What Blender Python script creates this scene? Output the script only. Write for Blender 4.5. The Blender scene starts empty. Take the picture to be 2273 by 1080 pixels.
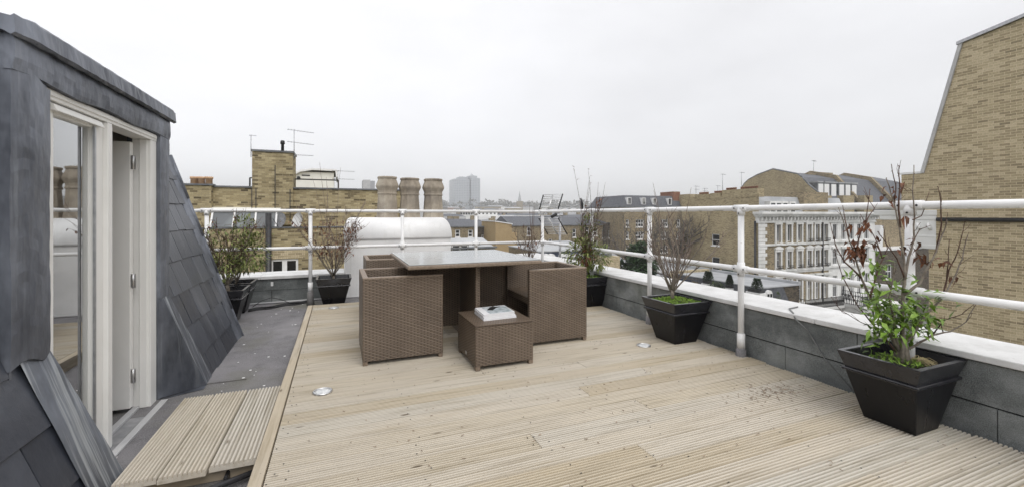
import bpy, bmesh, math, random
from mathutils import Vector as V
rnd = random.Random(7)
sc = bpy.context.scene
COL = sc.collection
R = math.radians

# ------------------------------------------------------------------ camera
F, CX, YH, EYE = 950., 1136.5, 477., 1.1          # focal length and horizon of the 2273 px wide photograph
YAW = math.atan(385. / F)
SN, CS = math.sin(YAW), math.cos(YAW)
def at(px, py, X=None, Y=None, Z=None, D=None):   # survey: where the sight line through a pixel meets a plane
    l = (px - CX) / F; v = -(py - YH) / F
    r = (SN + l * CS, CS - l * SN, v)
    if X is not None: t = X / r[0]
    elif Y is not None: t = Y / r[1]
    elif Z is not None: t = (Z - EYE) / r[2]
    else: t = D
    return V((r[0] * t, r[1] * t, r[2] * t + EYE))
cd = bpy.data.cameras.new('camera'); cam = bpy.data.objects.new('camera', cd); COL.objects.link(cam)
cam.location = (0, 0, EYE); cam.rotation_euler = (R(90), 0, -YAW)
cd.sensor_width = 36; cd.sensor_fit = 'HORIZONTAL'; cd.lens = 36 * F / 2273
cd.shift_y = (YH - 540) / 2273; cd.clip_start = .05; cd.clip_end = 6000
sc.camera = cam

# ------------------------------------------------------------------ materials
MATS = {}
class NT:
    def __init__(s, name):
        s.m = bpy.data.materials.new(name); s.m.use_nodes = True
        s.n = s.m.node_tree.nodes; s.l = s.m.node_tree.links
        s.b = s.n['Principled BSDF']; s.out = s.n['Material Output']
    def N(s, t, **k):
        x = s.n.new(t)
        for a, b in k.items():
            if a[0] == '_': setattr(x, a[1:], b)
            else: s.inp(x, a, b)
        return x
    def inp(s, x, a, b):
        if isinstance(a, str) and a.startswith('i') and a[1:].isdigit(): a = int(a[1:])
        sk = x.inputs[a]
        if hasattr(b, 'links') or isinstance(b, bpy.types.NodeSocket): s.l.new(b, sk)
        else:
            if sk.type == 'RGBA' and len(b) == 3: b = (*b, 1)
            sk.default_value = b
    def math(s, op, a, b=0., c=0.):
        return s.N('ShaderNodeMath', _operation=op, i0=a, i1=b, i2=c).outputs[0]
    def ramp(s, f, stops):
        x = s.N('ShaderNodeValToRGB', Fac=f); e = x.color_ramp.elements
        while len(e) < len(stops): e.new(.5)
        for q, (p, c) in zip(e, stops):
            q.position = p; q.color = (*c, 1) if len(c) == 3 else c
        return x.outputs[0]
    def noise(s, vec, scale, detail=4, rough=.55, dist=0.):
        return s.N('ShaderNodeTexNoise', Vector=vec, Scale=scale, Detail=detail, Roughness=rough, Distortion=dist).outputs['Fac']
    def mix(s, f, a, b, mode='MIX'):
        x = s.N('ShaderNodeMix', _data_type='RGBA', _blend_type=mode)
        s.inp(x, 0, f); s.inp(x, 6, a); s.inp(x, 7, b); return x.outputs[2]
    def coord(s): return s.N('ShaderNodeTexCoord').outputs['Object']
    def stretch(s, vec, sx, sy, sz):
        return s.N('ShaderNodeVectorMath', _operation='MULTIPLY', i0=vec, i1=(sx, sy, sz)).outputs[0]
    def bump(s, h, strength=.3, dist=.01):
        x = s.N('ShaderNodeBump', Height=h, Strength=strength, Distance=dist); s.l.new(x.outputs[0], s.b.inputs['Normal'])
    def planar(s):      # wall coordinates (u along the wall, v up); on level faces (v=x, u=y)
        co = s.coord(); sp = s.N('ShaderNodeSeparateXYZ', i0=co)
        ab = s.N('ShaderNodeVectorMath', _operation='ABSOLUTE', i0=s.N('ShaderNodeNewGeometry').outputs['True Normal'])
        sn = s.N('ShaderNodeSeparateXYZ', i0=ab.outputs[0])
        isx = s.math('GREATER_THAN', sn.outputs[0], .6); isz = s.math('GREATER_THAN', sn.outputs[2], .6)
        side = s.math('MAXIMUM', isx, isz)
        x, y, z = sp.outputs
        u = s.math('ADD', s.math('MULTIPLY', x, s.math('SUBTRACT', 1., side)), s.math('MULTIPLY', y, side))
        v = s.math('ADD', s.math('MULTIPLY', z, s.math('SUBTRACT', 1., isz)), s.math('MULTIPLY', x, isz))
        return u, v, co
def plain(name, c1, c2=None, rough=.7, scale=3., detail=6, bump=0., bscale=40., metal=0., spec=.4, island=0., stops=(.35, .65)):
    t = NT(name); co = t.coord()
    c2 = c2 or c1
    f = t.noise(co, scale, detail)
    col = t.ramp(f, [(stops[0], c1), (stops[1], c2)])
    if island:
        ri = t.N('ShaderNodeNewGeometry').outputs['Random Per Island']
        k = t.math('MULTIPLY_ADD', ri, island, 1 - island / 2)
        cm = t.N('ShaderNodeVectorMath', _operation='SCALE', i0=col); t.inp(cm, 'Scale', k); col = cm.outputs[0]
    t.inp(t.b, 'Base Color', col); t.inp(t.b, 'Roughness', rough); t.inp(t.b, 'Metallic', metal); t.inp(t.b, 'Specular IOR Level', spec)
    if bump: t.bump(t.noise(co, bscale, 5), bump, .005)
    MATS[name] = t.m; return t.m
def brick(name, tones, mortar, w=.21, h=.069, m=.011, stain=.35, seed=0., dirt=(.12, .1, .07)):
    t = NT(name); u, v, co = t.planar()
    vec = t.N('ShaderNodeCombineXYZ', i0=u, i1=v, i2=0.).outputs[0]
    wob = t.N('ShaderNodeTexNoise', Vector=co, Scale=9., Detail=2.).outputs['Color']
    wv = t.N('ShaderNodeVectorMath', _operation='SCALE', i0=wob); t.inp(wv, 'Scale', .012)
    vec = t.N('ShaderNodeVectorMath', _operation='ADD', i0=vec, i1=wv.outputs[0]).outputs[0]
    bt = t.N('ShaderNodeTexBrick', Vector=vec, Color1=(0, 0, 0), Color2=(1, 1, 1), Mortar=(.5, .5, .5), Scale=1.)
    t.inp(bt, 'Mortar Size', m / 2); t.inp(bt, 'Mortar Smooth', .25); t.inp(bt, 'Brick Width', w); t.inp(bt, 'Row Height', h)
    col = t.ramp(bt.outputs['Color'], tones)
    fine = t.noise(co, 30., 5)
    col = t.mix(.45, col, t.ramp(fine, [(.3, (.35, .35, .35)), (.7, (1.1, 1.08, 1.0))]), 'MULTIPLY')
    col = t.mix(bt.outputs['Fac'], col, mortar)
    big = t.noise(t.stretch(co, 1, 1, .45), .55, 5, .6)
    col = t.mix(t.ramp(big, [(.5, (0, 0, 0)), (.75, (stain, stain, stain))]), col, dirt)
    big2 = t.noise(t.stretch(co, .6, .6, 1.6), 1.7, 5, .6)
    col = t.mix(t.ramp(big2, [(.52, (0, 0, 0)), (.8, (.3, .3, .3))]), col, (.5, .42, .28))
    t.inp(t.b, 'Base Color', col); t.inp(t.b, 'Roughness', .9); t.inp(t.b, 'Specular IOR Level', .2)
    hgt = t.math('ADD', t.math('SUBTRACT', 1., bt.outputs['Fac']), t.math('MULTIPLY', fine, .4))
    t.bump(hgt, .5, .008)
    MATS[name] = t.m; return t.m
YEL = [(0., (.31, .255, .17)), (.10, (.37, .305, .20)), (.3, (.44, .365, .24)), (.6, (.53, .445, .295)), (1., (.65, .555, .39))]
brick('yellow_brick', YEL, (.68, .58, .41), w=.205, h=.068, m=.011, stain=.25, dirt=(.26, .21, .14))
brick('old_stock_brick', [(0., (.10, .08, .05)), (.12, (.22, .178, .105)), (.25, (.33, .272, .16)), (.6, (.43, .36, .215)), (1., (.53, .45, .285))], (.34, .29, .19), h=.066, w=.20, m=.012, stain=.35)
brick('brown_brick', [(0., (.13, .105, .07)), (.5, (.29, .235, .15)), (1., (.40, .33, .215))], (.36, .30, .21), stain=.4)
brick('flank_brick', [(0., (.22, .178, .11)), (.4, (.40, .33, .205)), (1., (.50, .415, .265))], (.45, .385, .265), stain=.5)
brick('dark_brick', [(0., (.03, .027, .024)), (.5, (.085, .07, .055)), (1., (.15, .12, .09))], (.14, .12, .095), stain=.4)
brick('tan_render', [(0., (.42, .31, .17)), (1., (.47, .35, .20))], (.44, .33, .19), stain=.3, dirt=(.22, .16, .09))
brick('red_brick', [(0., (.16, .06, .035)), (1., (.3, .13, .075))], (.3, .2, .14))

# painted and plain surfaces
plain('white_paint', (.78, .78, .78), (.84, .84, .84), .45, 6, bump=.05)
t = NT('rail_paint'); co = t.coord()
col = t.ramp(t.noise(co, 7., 5), [(.3, (.74, .74, .75)), (.6, (.86, .86, .86))])
nzd = t.N('ShaderNodeSeparateXYZ', i0=t.N('ShaderNodeNewGeometry').outputs['Normal']).outputs[2]
alg = t.math('MULTIPLY', t.ramp(t.noise(co, 14., 6, .65), [(.46, (0, 0, 0)), (.62, (1, 1, 1))]), t.ramp(t.math('MULTIPLY_ADD', nzd, -.5, .5), [(.70, (0, 0, 0)), (.95, (.75, .75, .75))]))
col = t.mix(alg, col, (.23, .22, .14))
col = t.mix(t.ramp(t.noise(co, 55., 4), [(.70, (0, 0, 0)), (.76, (.6, .6, .6))]), col, (.30, .22, .15))
t.inp(t.b, 'Base Color', col); t.inp(t.b, 'Roughness', .4); t.bump(t.noise(co, 30., 3), .08, .004); MATS['rail_paint'] = t.m
plain('door_paint', (.84, .835, .81), (.88, .875, .855), .45, 5, bump=.05)
plain('grey_render', (.45, .45, .46), (.55, .55, .55), .8)
t = NT('stack_render'); co = t.coord()
col = t.ramp(t.noise(co, 3., 6, .6), [(.3, (.72, .72, .725)), (.6, (.82, .82, .82))])
col = t.mix(t.ramp(t.noise(t.stretch(co, 9, 9, .8), 1.4, 5, .6), [(.58, (0, 0, 0)), (.78, (.5, .5, .5))]), col, (.55, .54, .50))
t.inp(t.b, 'Base Color', col); t.inp(t.b, 'Roughness', .7); t.bump(t.noise(co, 14., 6), .35, .01); MATS['stack_render'] = t.m
plain('stucco', (.62, .62, .60), (.80, .80, .79), .7, .9, 8)
plain('cream_render', (.80, .79, .73), (.86, .85, .79), .7, 1.5)
plain('black_metal', (.016, .016, .017), (.03, .03, .03), .5, 10)
plain('black_pipe', (.018, .018, .02), (.035, .035, .038), .35, 10)
plain('dark_rubber', (.02, .02, .022), (.04, .04, .042), .6, 10)
plain('grey_metal', (.35, .36, .38), (.5, .5, .52), .4, 20, metal=.6)
plain('bright_metal', (.6, .6, .6), (.75, .75, .75), .3, 20, metal=.9)
plain('lens_glass', (.55, .57, .58), (.75, .76, .76), .12, 60, spec=.6)
plain('terracotta', (.17, .08, .05), (.36, .19, .12), .8, 8, bump=.2)
plain('pale_terracotta', (.50, .30, .17), (.66, .45, .29), .8, 8, bump=.2)
plain('slate_roof', (.055, .06, .072), (.12, .125, .14), .55, 5, island=.3)
plain('grey_roof', (.30, .31, .325), (.43, .44, .455), .75, .7, 8, bump=.1)
plain('pale_roof', (.36, .37, .38), (.48, .49, .50), .75, .6, 8)
plain('lead_dark', (.1, .105, .115), (.2, .21, .22), .5, 2.5)
plain('hedge_leaf', (.025, .045, .012), (.075, .11, .03), .6, 9, island=.9)
plain('topiary_leaf', (.015, .04, .012), (.04, .085, .025), .6, 9, island=.8)
plain('rust_leaf', (.10, .06, .02), (.16, .13, .04), .6, 9, island=.8)
plain('far_tree', (.07, .065, .045), (.13, .115, .08), .9, .05, island=.6)
plain('bark', (.085, .07, .058), (.19, .165, .135), .85, 30, bump=.3, bscale=90)
plain('pale_bark', (.14, .118, .095), (.27, .235, .195), .85, 30, bump=.3, bscale=90)
plain('red_twig', (.055, .028, .02), (.13, .075, .055), .7, 40)
plain('cable_grey', (.15, .155, .155), (.24, .245, .245), .6, 14)
plain('litter', (.20, .14, .10), (.36, .27, .20), .8, 70, island=.6)
plain('twig_bark', (.12, .085, .07), (.24, .19, .16), .8, 40)
plain('dead_leaf', (.07, .022, .010), (.19, .075, .032), .6, 60, island=.9)
plain('dry_leaf', (.13, .065, .035), (.26, .15, .085), .7, 60, island=.8)
plain('green_leaf', (.085, .17, .018), (.20, .31, .045), .42, 40, island=.9, spec=.5)
plain('olive_leaf', (.085, .125, .03), (.24, .26, .075), .5, 40, island=.9)
plain('moss', (.10, .20, .02), (.23, .35, .05), .8, 30, island=.8)
plain('straw', (.40, .33, .17), (.52, .44, .26), .8, 30, island=.5)
plain('soil', (.015, .012, .009), (.06, .05, .038), .95, 40, bump=.8, bscale=60)
plain('interior_wall', (.60, .57, .52), (.66, .63, .58), .8)
plain('asphalt', (.045, .045, .047), (.06, .06, .06), .9, 4)
plain('garden', (.05, .06, .03), (.10, .10, .06), .95, .4)
plain('street_paving', (.17, .17, .165), (.23, .23, .22), .9, 1)
plain('paper', (.80, .80, .82), (.86, .86, .87), .5, 30)
plain('blue_glazing', (.035, .045, .075), (.06, .075, .11), .2, 2)
plain('tower_clad', (.33, .35, .38), (.40, .42, .45), .4, .05)
plain('tank_green', (.02, .05, .035), (.03, .065, .045), .4, 2)

# window panes: dark reflecting glass with the pale blinds of some rooms
def pane_mat(name, dark, pale, bias):
    t = NT(name); co = t.coord()
    f = t.noise(t.stretch(co, 1, 1, .35), 1.1, 2)
    t.inp(t.b, 'Base Color', t.ramp(f, [(bias, dark), (bias + .12, pale)])); t.inp(t.b, 'Roughness', .06); t.inp(t.b, 'Specular IOR Level', .55)
    MATS[name] = t.m
pane_mat('pane', (.012, .014, .017), (.10, .105, .11), .56)
pane_mat('pane_pale', (.03, .033, .037), (.30, .30, .29), .46)
pane_mat('skylight_pane', (.09, .10, .11), (.16, .18, .19), .5); MATS['skylight_pane'].node_tree.nodes['Principled BSDF'].inputs['Roughness'].default_value = .35

# clear glazing
t = NT('clear_glass')
fr = t.N('ShaderNodeFresnel', IOR=1.75); g = t.N('ShaderNodeBsdfGlossy', Roughness=.015, Color=(.97, .98, .98)); tr = t.N('ShaderNodeBsdfTransparent', Color=(.88, .92, .90))
mx = t.N('ShaderNodeMixShader', i0=t.math('MINIMUM', t.math('MULTIPLY', fr.outputs[0], 3.4), 1.), i1=tr.outputs[0], i2=g.outputs[0]); t.l.new(mx.outputs[0], t.out.inputs[0]); MATS['clear_glass'] = t.m
t = NT('table_glass')
t.inp(t.b, 'Base Color', (.34, .36, .365)); t.inp(t.b, 'Roughness', .17); t.inp(t.b, 'Specular IOR Level', .8); MATS['table_glass'] = t.m

# lead sheet: dull blue grey, soft dents, pale run marks
def lead(name, streak=.30, c1=(.066, .073, .088), c2=(.22, .238, .272)):
    t = NT(name); co = t.coord()
    a = t.noise(t.stretch(co, 1, 1, .5), 3.2, 6, .6)
    col = t.ramp(a, [(.3, c1), (.7, c2)])
    bigv = t.noise(t.stretch(co, 2.2, 2.2, .7), 1.3, 6, .65)
    col = t.mix(.8, col, t.ramp(bigv, [(.36, (.38, .39, .43)), (.52, (1, 1, 1.03)), (.68, (1.6, 1.6, 1.65))]), 'MULTIPLY')
    s = t.noise(t.stretch(co, .6, 34, 1.1), 1., 4, .6, .1)
    m = t.noise(co, 1.6, 3)
    f = t.math('MULTIPLY', t.ramp(s, [(.52, (0, 0, 0)), (.66, (1, 1, 1))]), t.ramp(m, [(.45 - .12 * (streak > 1), (0, 0, 0)), (.7 - .2 * (streak > 1), (min(streak, 1.), min(streak, 1.), min(streak, 1.)))]))
    col = t.mix(f, col, (.46, .49, .52))
    t.inp(t.b, 'Base Color', col); t.inp(t.b, 'Roughness', t.math('MULTIPLY_ADD', a, .25, .30)); t.inp(t.b, 'Metallic', .4)
    t.bump(t.noise(t.stretch(co, 1, 1, .5), 4., 4), .8, .035); MATS[name] = t.m
lead('lead'); lead('lead_washed', 2.2, (.115, .127, .148), (.21, .23, .26))

# slates
t = NT('slate'); co = t.coord(); ri = t.N('ShaderNodeNewGeometry').outputs['Random Per Island']
col = t.ramp(ri, [(0., (.028, .032, .043)), (.5, (.046, .052, .066)), (1., (.078, .086, .104))])
n1 = t.noise(co, 7., 7, .6); col = t.mix(.6, col, t.ramp(n1, [(.3, (.55, .55, .58)), (.7, (1.25, 1.25, 1.28))]), 'MULTIPLY')
st = t.noise(t.stretch(co, 3, 14, .8), 1., 4); col = t.mix(t.ramp(st, [(.56, (0, 0, 0)), (.8, (.35, .35, .35))]), col, (.24, .25, .27))
t.inp(t.b, 'Base Color', col); t.inp(t.b, 'Roughness', t.math('MULTIPLY_ADD', n1, .25, .24)); t.bump(t.noise(co, 22., 6), .35, .006); MATS['slate'] = t.m

# mineral felt
def felt(name, c, c2, moss=0., roof=False):
    t = NT(name); co = t.coord()
    g1 = t.noise(co, 260., 2); col = t.ramp(g1, [(.38, tuple(x * .6 for x in c)), (.62, tuple(x * 1.5 for x in c))])
    b = t.noise(co, 1.4, 7, .65); col = t.mix(t.ramp(b, [(.42, (0, 0, 0)), (.68, (.85, .85, .85))]), col, c2)
    b2 = t.noise(t.stretch(co, 1.5, 1.5, .7), 3.5, 7, .65); col = t.mix(t.ramp(b2, [(.55, (0, 0, 0)), (.75, (.5, .5, .5))]), col, tuple(x * .45 for x in c))
    if name == 'upstand_felt':
        hz = t.N('ShaderNodeSeparateXYZ', i0=co).outputs[2]; b4 = t.noise(t.stretch(co, 1, 1, 2.2), 2.1, 7, .65)
        col = t.mix(t.ramp(b4, [(.46, (0, 0, 0)), (.64, (.5, .5, .5))]), col, (.06, .065, .065))
    if moss:
        mm = t.noise(co, 1.1, 6, .6); col = t.mix(t.ramp(mm, [(.50, (0, 0, 0)), (.75, (moss, moss, moss))]), col, (.11, .11, .05))
    t.inp(t.b, 'Base Color', col); t.inp(t.b, 'Roughness', .92); t.inp(t.b, 'Specular IOR Level', .25)
    t.bump(g1, .5, .004); MATS[name] = t.m
felt('roof_felt', (.185, .18, .188), (.29, .28, .288), .6)
felt('upstand_felt', (.16, .172, .172), (.44, .46, .455), .5); felt('shadow_gap_bitumen', (.018, .018, .019), (.03, .03, .03))  # second felt: bitumen backing, its near-black colour stands in for shadow in the joints

# coping: white painted stone, weathered
t = NT('coping_paint'); co = t.coord()
a = t.noise(co, 5., 8, .65); col = t.ramp(a, [(.3, (.56, .56, .55)), (.6, (.74, .74, .74))])
s = t.noise(co, 38., 4, .6); col = t.mix(t.ramp(s, [(.66, (0, 0, 0)), (.74, (.6, .6, .6))]), col, (.3, .28, .25))
t.inp(t.b, 'Base Color', col); t.inp(t.b, 'Roughness', .7); t.bump(t.noise(co, 30., 5), .3, .006); MATS['coping_paint'] = t.m

# softwood decking: grain runs with the board (axis 0 = X, 1 = Y)
def wood(name, axis, tones=((.49, .42, .31), (.54, .48, .38), (.58, .53, .45), (.55, .52, .46))):
    t = NT(name); co = t.coord(); ri = t.N('ShaderNodeNewGeometry').outputs['Random Per Island']
    sh = t.N('ShaderNodeVectorMath', _operation='ADD', i0=co, i1=t.N('ShaderNodeCombineXYZ', i0=t.math('MULTIPLY', ri, 37.), i1=t.math('MULTIPLY', ri, 91.), i2=0.).outputs[0]).outputs[0]
    s = (1.2, 26, 26) if axis == 0 else (26, 1.2, 26)
    gr = t.noise(t.stretch(sh, *s), 1.6, 6, .6, .3)
    col = t.ramp(ri, [(0., tones[0]), (.3, tones[1]), (.65, tones[2]), (1., tones[3])])
    col = t.mix(.75, col, t.ramp(gr, [(.3, (.62, .58, .5)), (.5, (1, 1, 1)), (.72, (1.13, 1.12, 1.1))]), 'MULTIPLY')
    b = t.noise(co, .9, 6, .6); col = t.mix(t.ramp(b, [(.45, (0, 0, 0)), (.7, (.55, .55, .55))]), col, (.56, .51, .44))
    b3 = t.noise(t.stretch(co, *((.5, 2, 1) if axis == 0 else (2, .5, 1))), 1.7, 5, .6); col = t.mix(t.ramp(b3, [(.58, (0, 0, 0)), (.8, (.35, .35, .35))]), col, (.47, .37, .22))
    k = t.N('ShaderNodeTexVoronoi', Vector=t.stretch(sh, *((1., 3.2, 1) if axis == 0 else (3.2, 1., 1))), Scale=2.6)
    kn = t.ramp(k.outputs['Distance'], [(.035, (1, 1, 1)), (.085, (0, 0, 0))]); col = t.mix(t.math('MULTIPLY', kn, .75), col, (.10, .065, .035))
    sp = t.noise(co, 60., 3); col = t.mix(t.ramp(sp, [(.71, (0, 0, 0)), (.76, (.6, .6, .6))]), col, (.10, .085, .07))
    t.inp(t.b, 'Base Color', col); t.inp(t.b, 'Roughness', .72); t.inp(t.b, 'Specular IOR Level', .3)
    t.bump(gr, .25, .003); MATS[name] = t.m
wood('deck_wood', 0); wood('step_wood', 1); wood('trim_wood', 1, ((.50, .43, .325),) * 4)
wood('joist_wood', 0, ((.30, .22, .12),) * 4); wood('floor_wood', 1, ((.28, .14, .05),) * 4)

# woven rattan
t = NT('rattan'); u, v, co = t.planar()
row = t.math('DIVIDE', v, .0102); rf = t.math('FLOOR', row); fr_ = t.math('FRACT', row)
ph = t.math('ADD', t.math('DIVIDE', u, .050), t.math('MULTIPLY', rf, .5))
wave = t.math('ABSOLUTE', t.math('SINE', t.math('MULTIPLY', ph, math.pi)))
strand = t.math('SINE', t.math('MULTIPLY', fr_, math.pi))
h = t.math('MULTIPLY', t.math('POWER', strand, .6), t.math('MULTIPLY_ADD', wave, .72, .28))
nz = t.noise(t.stretch(co, 1, 1, 1), 5., 5)
base = t.ramp(nz, [(.3, (.158, .115, .081)), (.7, (.225, .169, .122))])
gap = t.ramp(h, [(.15, (0, 0, 0)), (.55, (1, 1, 1))])
t.inp(t.b, 'Base Color', t.mix(gap, (.034, .023, .016), base)); t.inp(t.b, 'Roughness', .42); t.inp(t.b, 'Specular IOR Level', .45); t.bump(h, .9, .006)
MATS['rattan'] = t.m
plain('rattan_edge', (.19, .142, .103), (.27, .21, .16), .45, 60, bump=.6, bscale=120)

# glazed black planter
t = NT('planter_glaze'); co = t.coord()
a = t.noise(t.stretch(co, 8, 8, 1.), 2., 6, .6); b = t.noise(co, 45., 4, .6)
col = t.mix(t.ramp(a, [(.6, (0, 0, 0)), (.8, (.35, .35, .35))]), (.006, .006, .008), (.03, .03, .034))
col = t.mix(t.ramp(b, [(.68, (0, 0, 0)), (.76, (.25, .25, .25))]), col, (.08, .08, .08))
t.inp(t.b, 'Base Color', col); t.inp(t.b, 'Roughness', t.math('MULTIPLY_ADD', a, .3, .16)); t.inp(t.b, 'Specular IOR Level', .32); MATS['planter_glaze'] = t.m
plain('planter_rim', (.012, .012, .015), (.026, .026, .031), .22, 12, spec=.6)

# stoneware chimney pots
t = NT('stone_pot'); co = t.coord()
a = t.noise(t.stretch(co, 1, 1, .6), 5., 7, .65); col = t.ramp(a, [(.3, (.18, .15, .115)), (.5, (.34, .295, .235)), (.7, (.46, .415, .34))])
b = t.noise(co, 2.2, 6, .6); col = t.mix(t.ramp(b, [(.48, (0, 0, 0)), (.7, (.75, .75, .75))]), col, (.16, .14, .12))
t.inp(t.b, 'Base Color', col); t.inp(t.b, 'Roughness', .85); t.bump(t.noise(co, 35., 6), .4, .01); MATS['stone_pot'] = t.m

# ------------------------------------------------------------------ mesh building
class MB:
    def __init__(s): s.v = []; s.f = []; s.s = []
    def poly(s, pts, smooth=False):
        i = len(s.v); s.v += [tuple(p) for p in pts]; s.f.append(tuple(range(i, i + len(pts)))); s.s.append(smooth)
    def hexa(s, a, b):                       # two matching rings of n points
        n = len(a); i = len(s.v); s.v += [tuple(p) for p in a] + [tuple(p) for p in b]
        s.f.append(tuple(i + k for k in reversed(range(n)))); s.f.append(tuple(i + n + k for k in range(n))); s.s += [False, False]
        for k in range(n):
            q = (k + 1) % n; s.f.append((i + k, i + q, i + n + q, i + n + k)); s.s.append(False)
        return s
    def box(s, x0, y0, z0, x1, y1, z1):
        return s.hexa([(x0, y0, z0), (x1, y0, z0), (x1, y1, z0), (x0, y1, z0)], [(x0, y0, z1), (x1, y0, z1), (x1, y1, z1), (x0, y1, z1)])
    def mbox(s, M, u0, u1, v0, v1, w0, w1):
        return s.hexa([M(u0, v0, w0), M(u1, v0, w0), M(u1, v1, w0), M(u0, v1, w0)], [M(u0, v0, w1), M(u1, v0, w1), M(u1, v1, w1), M(u0, v1, w1)])
    def frust(s, cx, cy, z0, hx0, hy0, z1, hx1, hy1):
        return s.hexa([(cx - hx0, cy - hy0, z0), (cx + hx0, cy - hy0, z0), (cx + hx0, cy + hy0, z0), (cx - hx0, cy + hy0, z0)],
                      [(cx - hx1, cy - hy1, z1), (cx + hx1, cy - hy1, z1), (cx + hx1, cy + hy1, z1), (cx - hx1, cy + hy1, z1)])
    def loft(s, rings, smooth=False, caps=True, closed=True):
        n = len(rings[0]); i = len(s.v)
        for r in rings: s.v += [tuple(p) for p in r]
        for a in range(len(rings) - 1):
            for k in range(n if closed else n - 1):
                q = (k + 1) % n; s.f.append((i + a * n + k, i + a * n + q, i + (a + 1) * n + q, i + (a + 1) * n + k)); s.s.append(smooth)
        if caps and closed:
            s.f.append(tuple(i + k for k in reversed(range(n)))); s.f.append(tuple(i + (len(rings) - 1) * n + k for k in range(n))); s.s += [False, False]
        return s
    def tube(s, path, rad, n=8, caps=True):
        path = [V(p) for p in path]; m = len(path)
        rad = rad if isinstance(rad, (list, tuple)) else [rad] * m
        rings = []; ref = None
        for k in range(m):
            d = (path[min(k + 1, m - 1)] - path[max(k - 1, 0)]).normalized()
            if ref is None: ref = V((0, 0, 1)) if abs(d.z) < .9 else V((1, 0, 0))
            a = (ref - d * ref.dot(d))
            if a.length < 1e-4: a = V((0, 1, 0)) - d * d.y
            a.normalize(); b = d.cross(a); ref = a
            rings.append([path[k] + (a * math.cos(q * 2 * math.pi / n) + b * math.sin(q * 2 * math.pi / n)) * rad[k] for q in range(n)])
        return s.loft(rings, True, caps)
    def lathe(s, prof, c, n=24, sq=0.):
        rings = []
        for r, z in prof: rings.append([(c[0] + r * math.cos(q * 2 * math.pi / n), c[1] + r * math.sin(q * 2 * math.pi / n), c[2] + z) for q in range(n)])
        return s.loft(rings, True)
    def wall(s, M, u0, u1, v0, v1, ops=(), depth=.12):
        us = sorted({u0, u1, *[x for o in ops for x in o[:2]]}); vs = sorted({v0, v1, *[x for o in ops for x in o[2:4]]})
        us = [u for u in us if u0 <= u <= u1]; vs = [q for q in vs if v0 <= q <= v1]
        for a, b in zip(us, us[1:]):
            for c, d in zip(vs, vs[1:]):
                mu, mv = (a + b) / 2, (c + d) / 2
                if any(o[0] < mu < o[1] and o[2] < mv < o[3] for o in ops): continue
                s.poly([M(a, c, 0), M(b, c, 0), M(b, d, 0), M(a, d, 0)])
        for o in ops:
            a, b, c, d = o[:4]
            for p, q in (((a, c), (a, d)), ((a, d), (b, d)), ((b, d), (b, c)), ((b, c), (a, c))):
                s.poly([M(*p, 0), M(*q, 0), M(*q, -depth), M(*p, -depth)])
        return s
    def build(s, name, mat, parent=None, bevel=0., seg=2, normals=True):
        me = bpy.data.meshes.new(name); o = bpy.data.objects.new(name, me); COL.objects.link(o)
        off = parent_loc(parent) if parent else V((0, 0, 0))
        me.from_pydata([tuple(V(p) - off) for p in s.v], [], s.f)
        me.polygons.foreach_set('use_smooth', s.s)
        if normals:
            bm = bmesh.new(); bm.from_mesh(me); bmesh.ops.recalc_face_normals(bm, faces=bm.faces); bm.to_mesh(me); bm.free()
        me.materials.append(MATS[mat]); me.update()
        if parent: o.parent = parent
        if bevel:
            md = o.modifiers.new('bevel', 'BEVEL'); md.width = bevel; md.segments = seg; md.limit_method = 'ANGLE'; md.angle_limit = R(40)
        return o
def parent_loc(p):
    l = V(p.location)
    while p.parent: p = p.parent; l += p.location
    return l
def tag(o, label=None, cat=None, group=None, kind=None):
    if label: o['label'] = label
    if cat: o['category'] = cat
    if group: o['group'] = group
    if kind: o['kind'] = kind
    return o
def thing(name, loc, label, cat, group=None):
    o = bpy.data.objects.new(name, None); COL.objects.link(o); o.location = loc; o.empty_display_size = .1
    return tag(o, label, cat, group)
def copy_tree(o, loc=None, parent=None, label=None):
    c = o.copy(); COL.objects.link(c)
    if parent: c.parent = parent
    if loc is not None: c.location = loc
    if label: c['label'] = label
    for ch in [x for x in bpy.data.objects if x.parent == o]: copy_tree(ch, None, c)
    return c
def FS(Y0): return lambda u, v, w: (u, Y0 - w, v)      # a face looking south (-Y), w outwards
def FW(X0): return lambda u, v, w: (X0 - w, u, v)      # a face looking west (-X)

# ------------------------------------------------------------------ roof terrace: felt, deck, step
def felt_z(y): return -.125 + (y - 2.) * .0175
m = MB()
for i in range(24):
    y0, y1 = -2 + i * .375, -2 + (i + 1) * .375
    m.poly([(-3.2, y0, felt_z(y0)), (3.2, y0, felt_z(y0)), (3.2, y1, felt_z(y1)), (-3.2, y1, felt_z(y1))])
tag(m.build('roof_surface', 'roof_felt'), kind='structure')
m = MB()                                               # overlapping felt strips lapped down the gutter side
for (xa, xb, ya, yb) in ((-.62, -.37, 3.25, 5.75), (-.9, -.62, 3.62, 3.95)):
    m.hexa([(xa, ya, felt_z(ya) + .002), (xb, ya, felt_z(ya) + .002), (xb, yb, felt_z(yb) + .002), (xa, yb, felt_z(yb) + .002)],
           [(xa, ya, felt_z(ya) + .007), (xb, ya, felt_z(ya) + .007), (xb, yb, felt_z(yb) + .007), (xa, yb, felt_z(yb) + .007)])
tag(m.build('roof_surface', 'roof_felt'), kind='structure')

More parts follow.
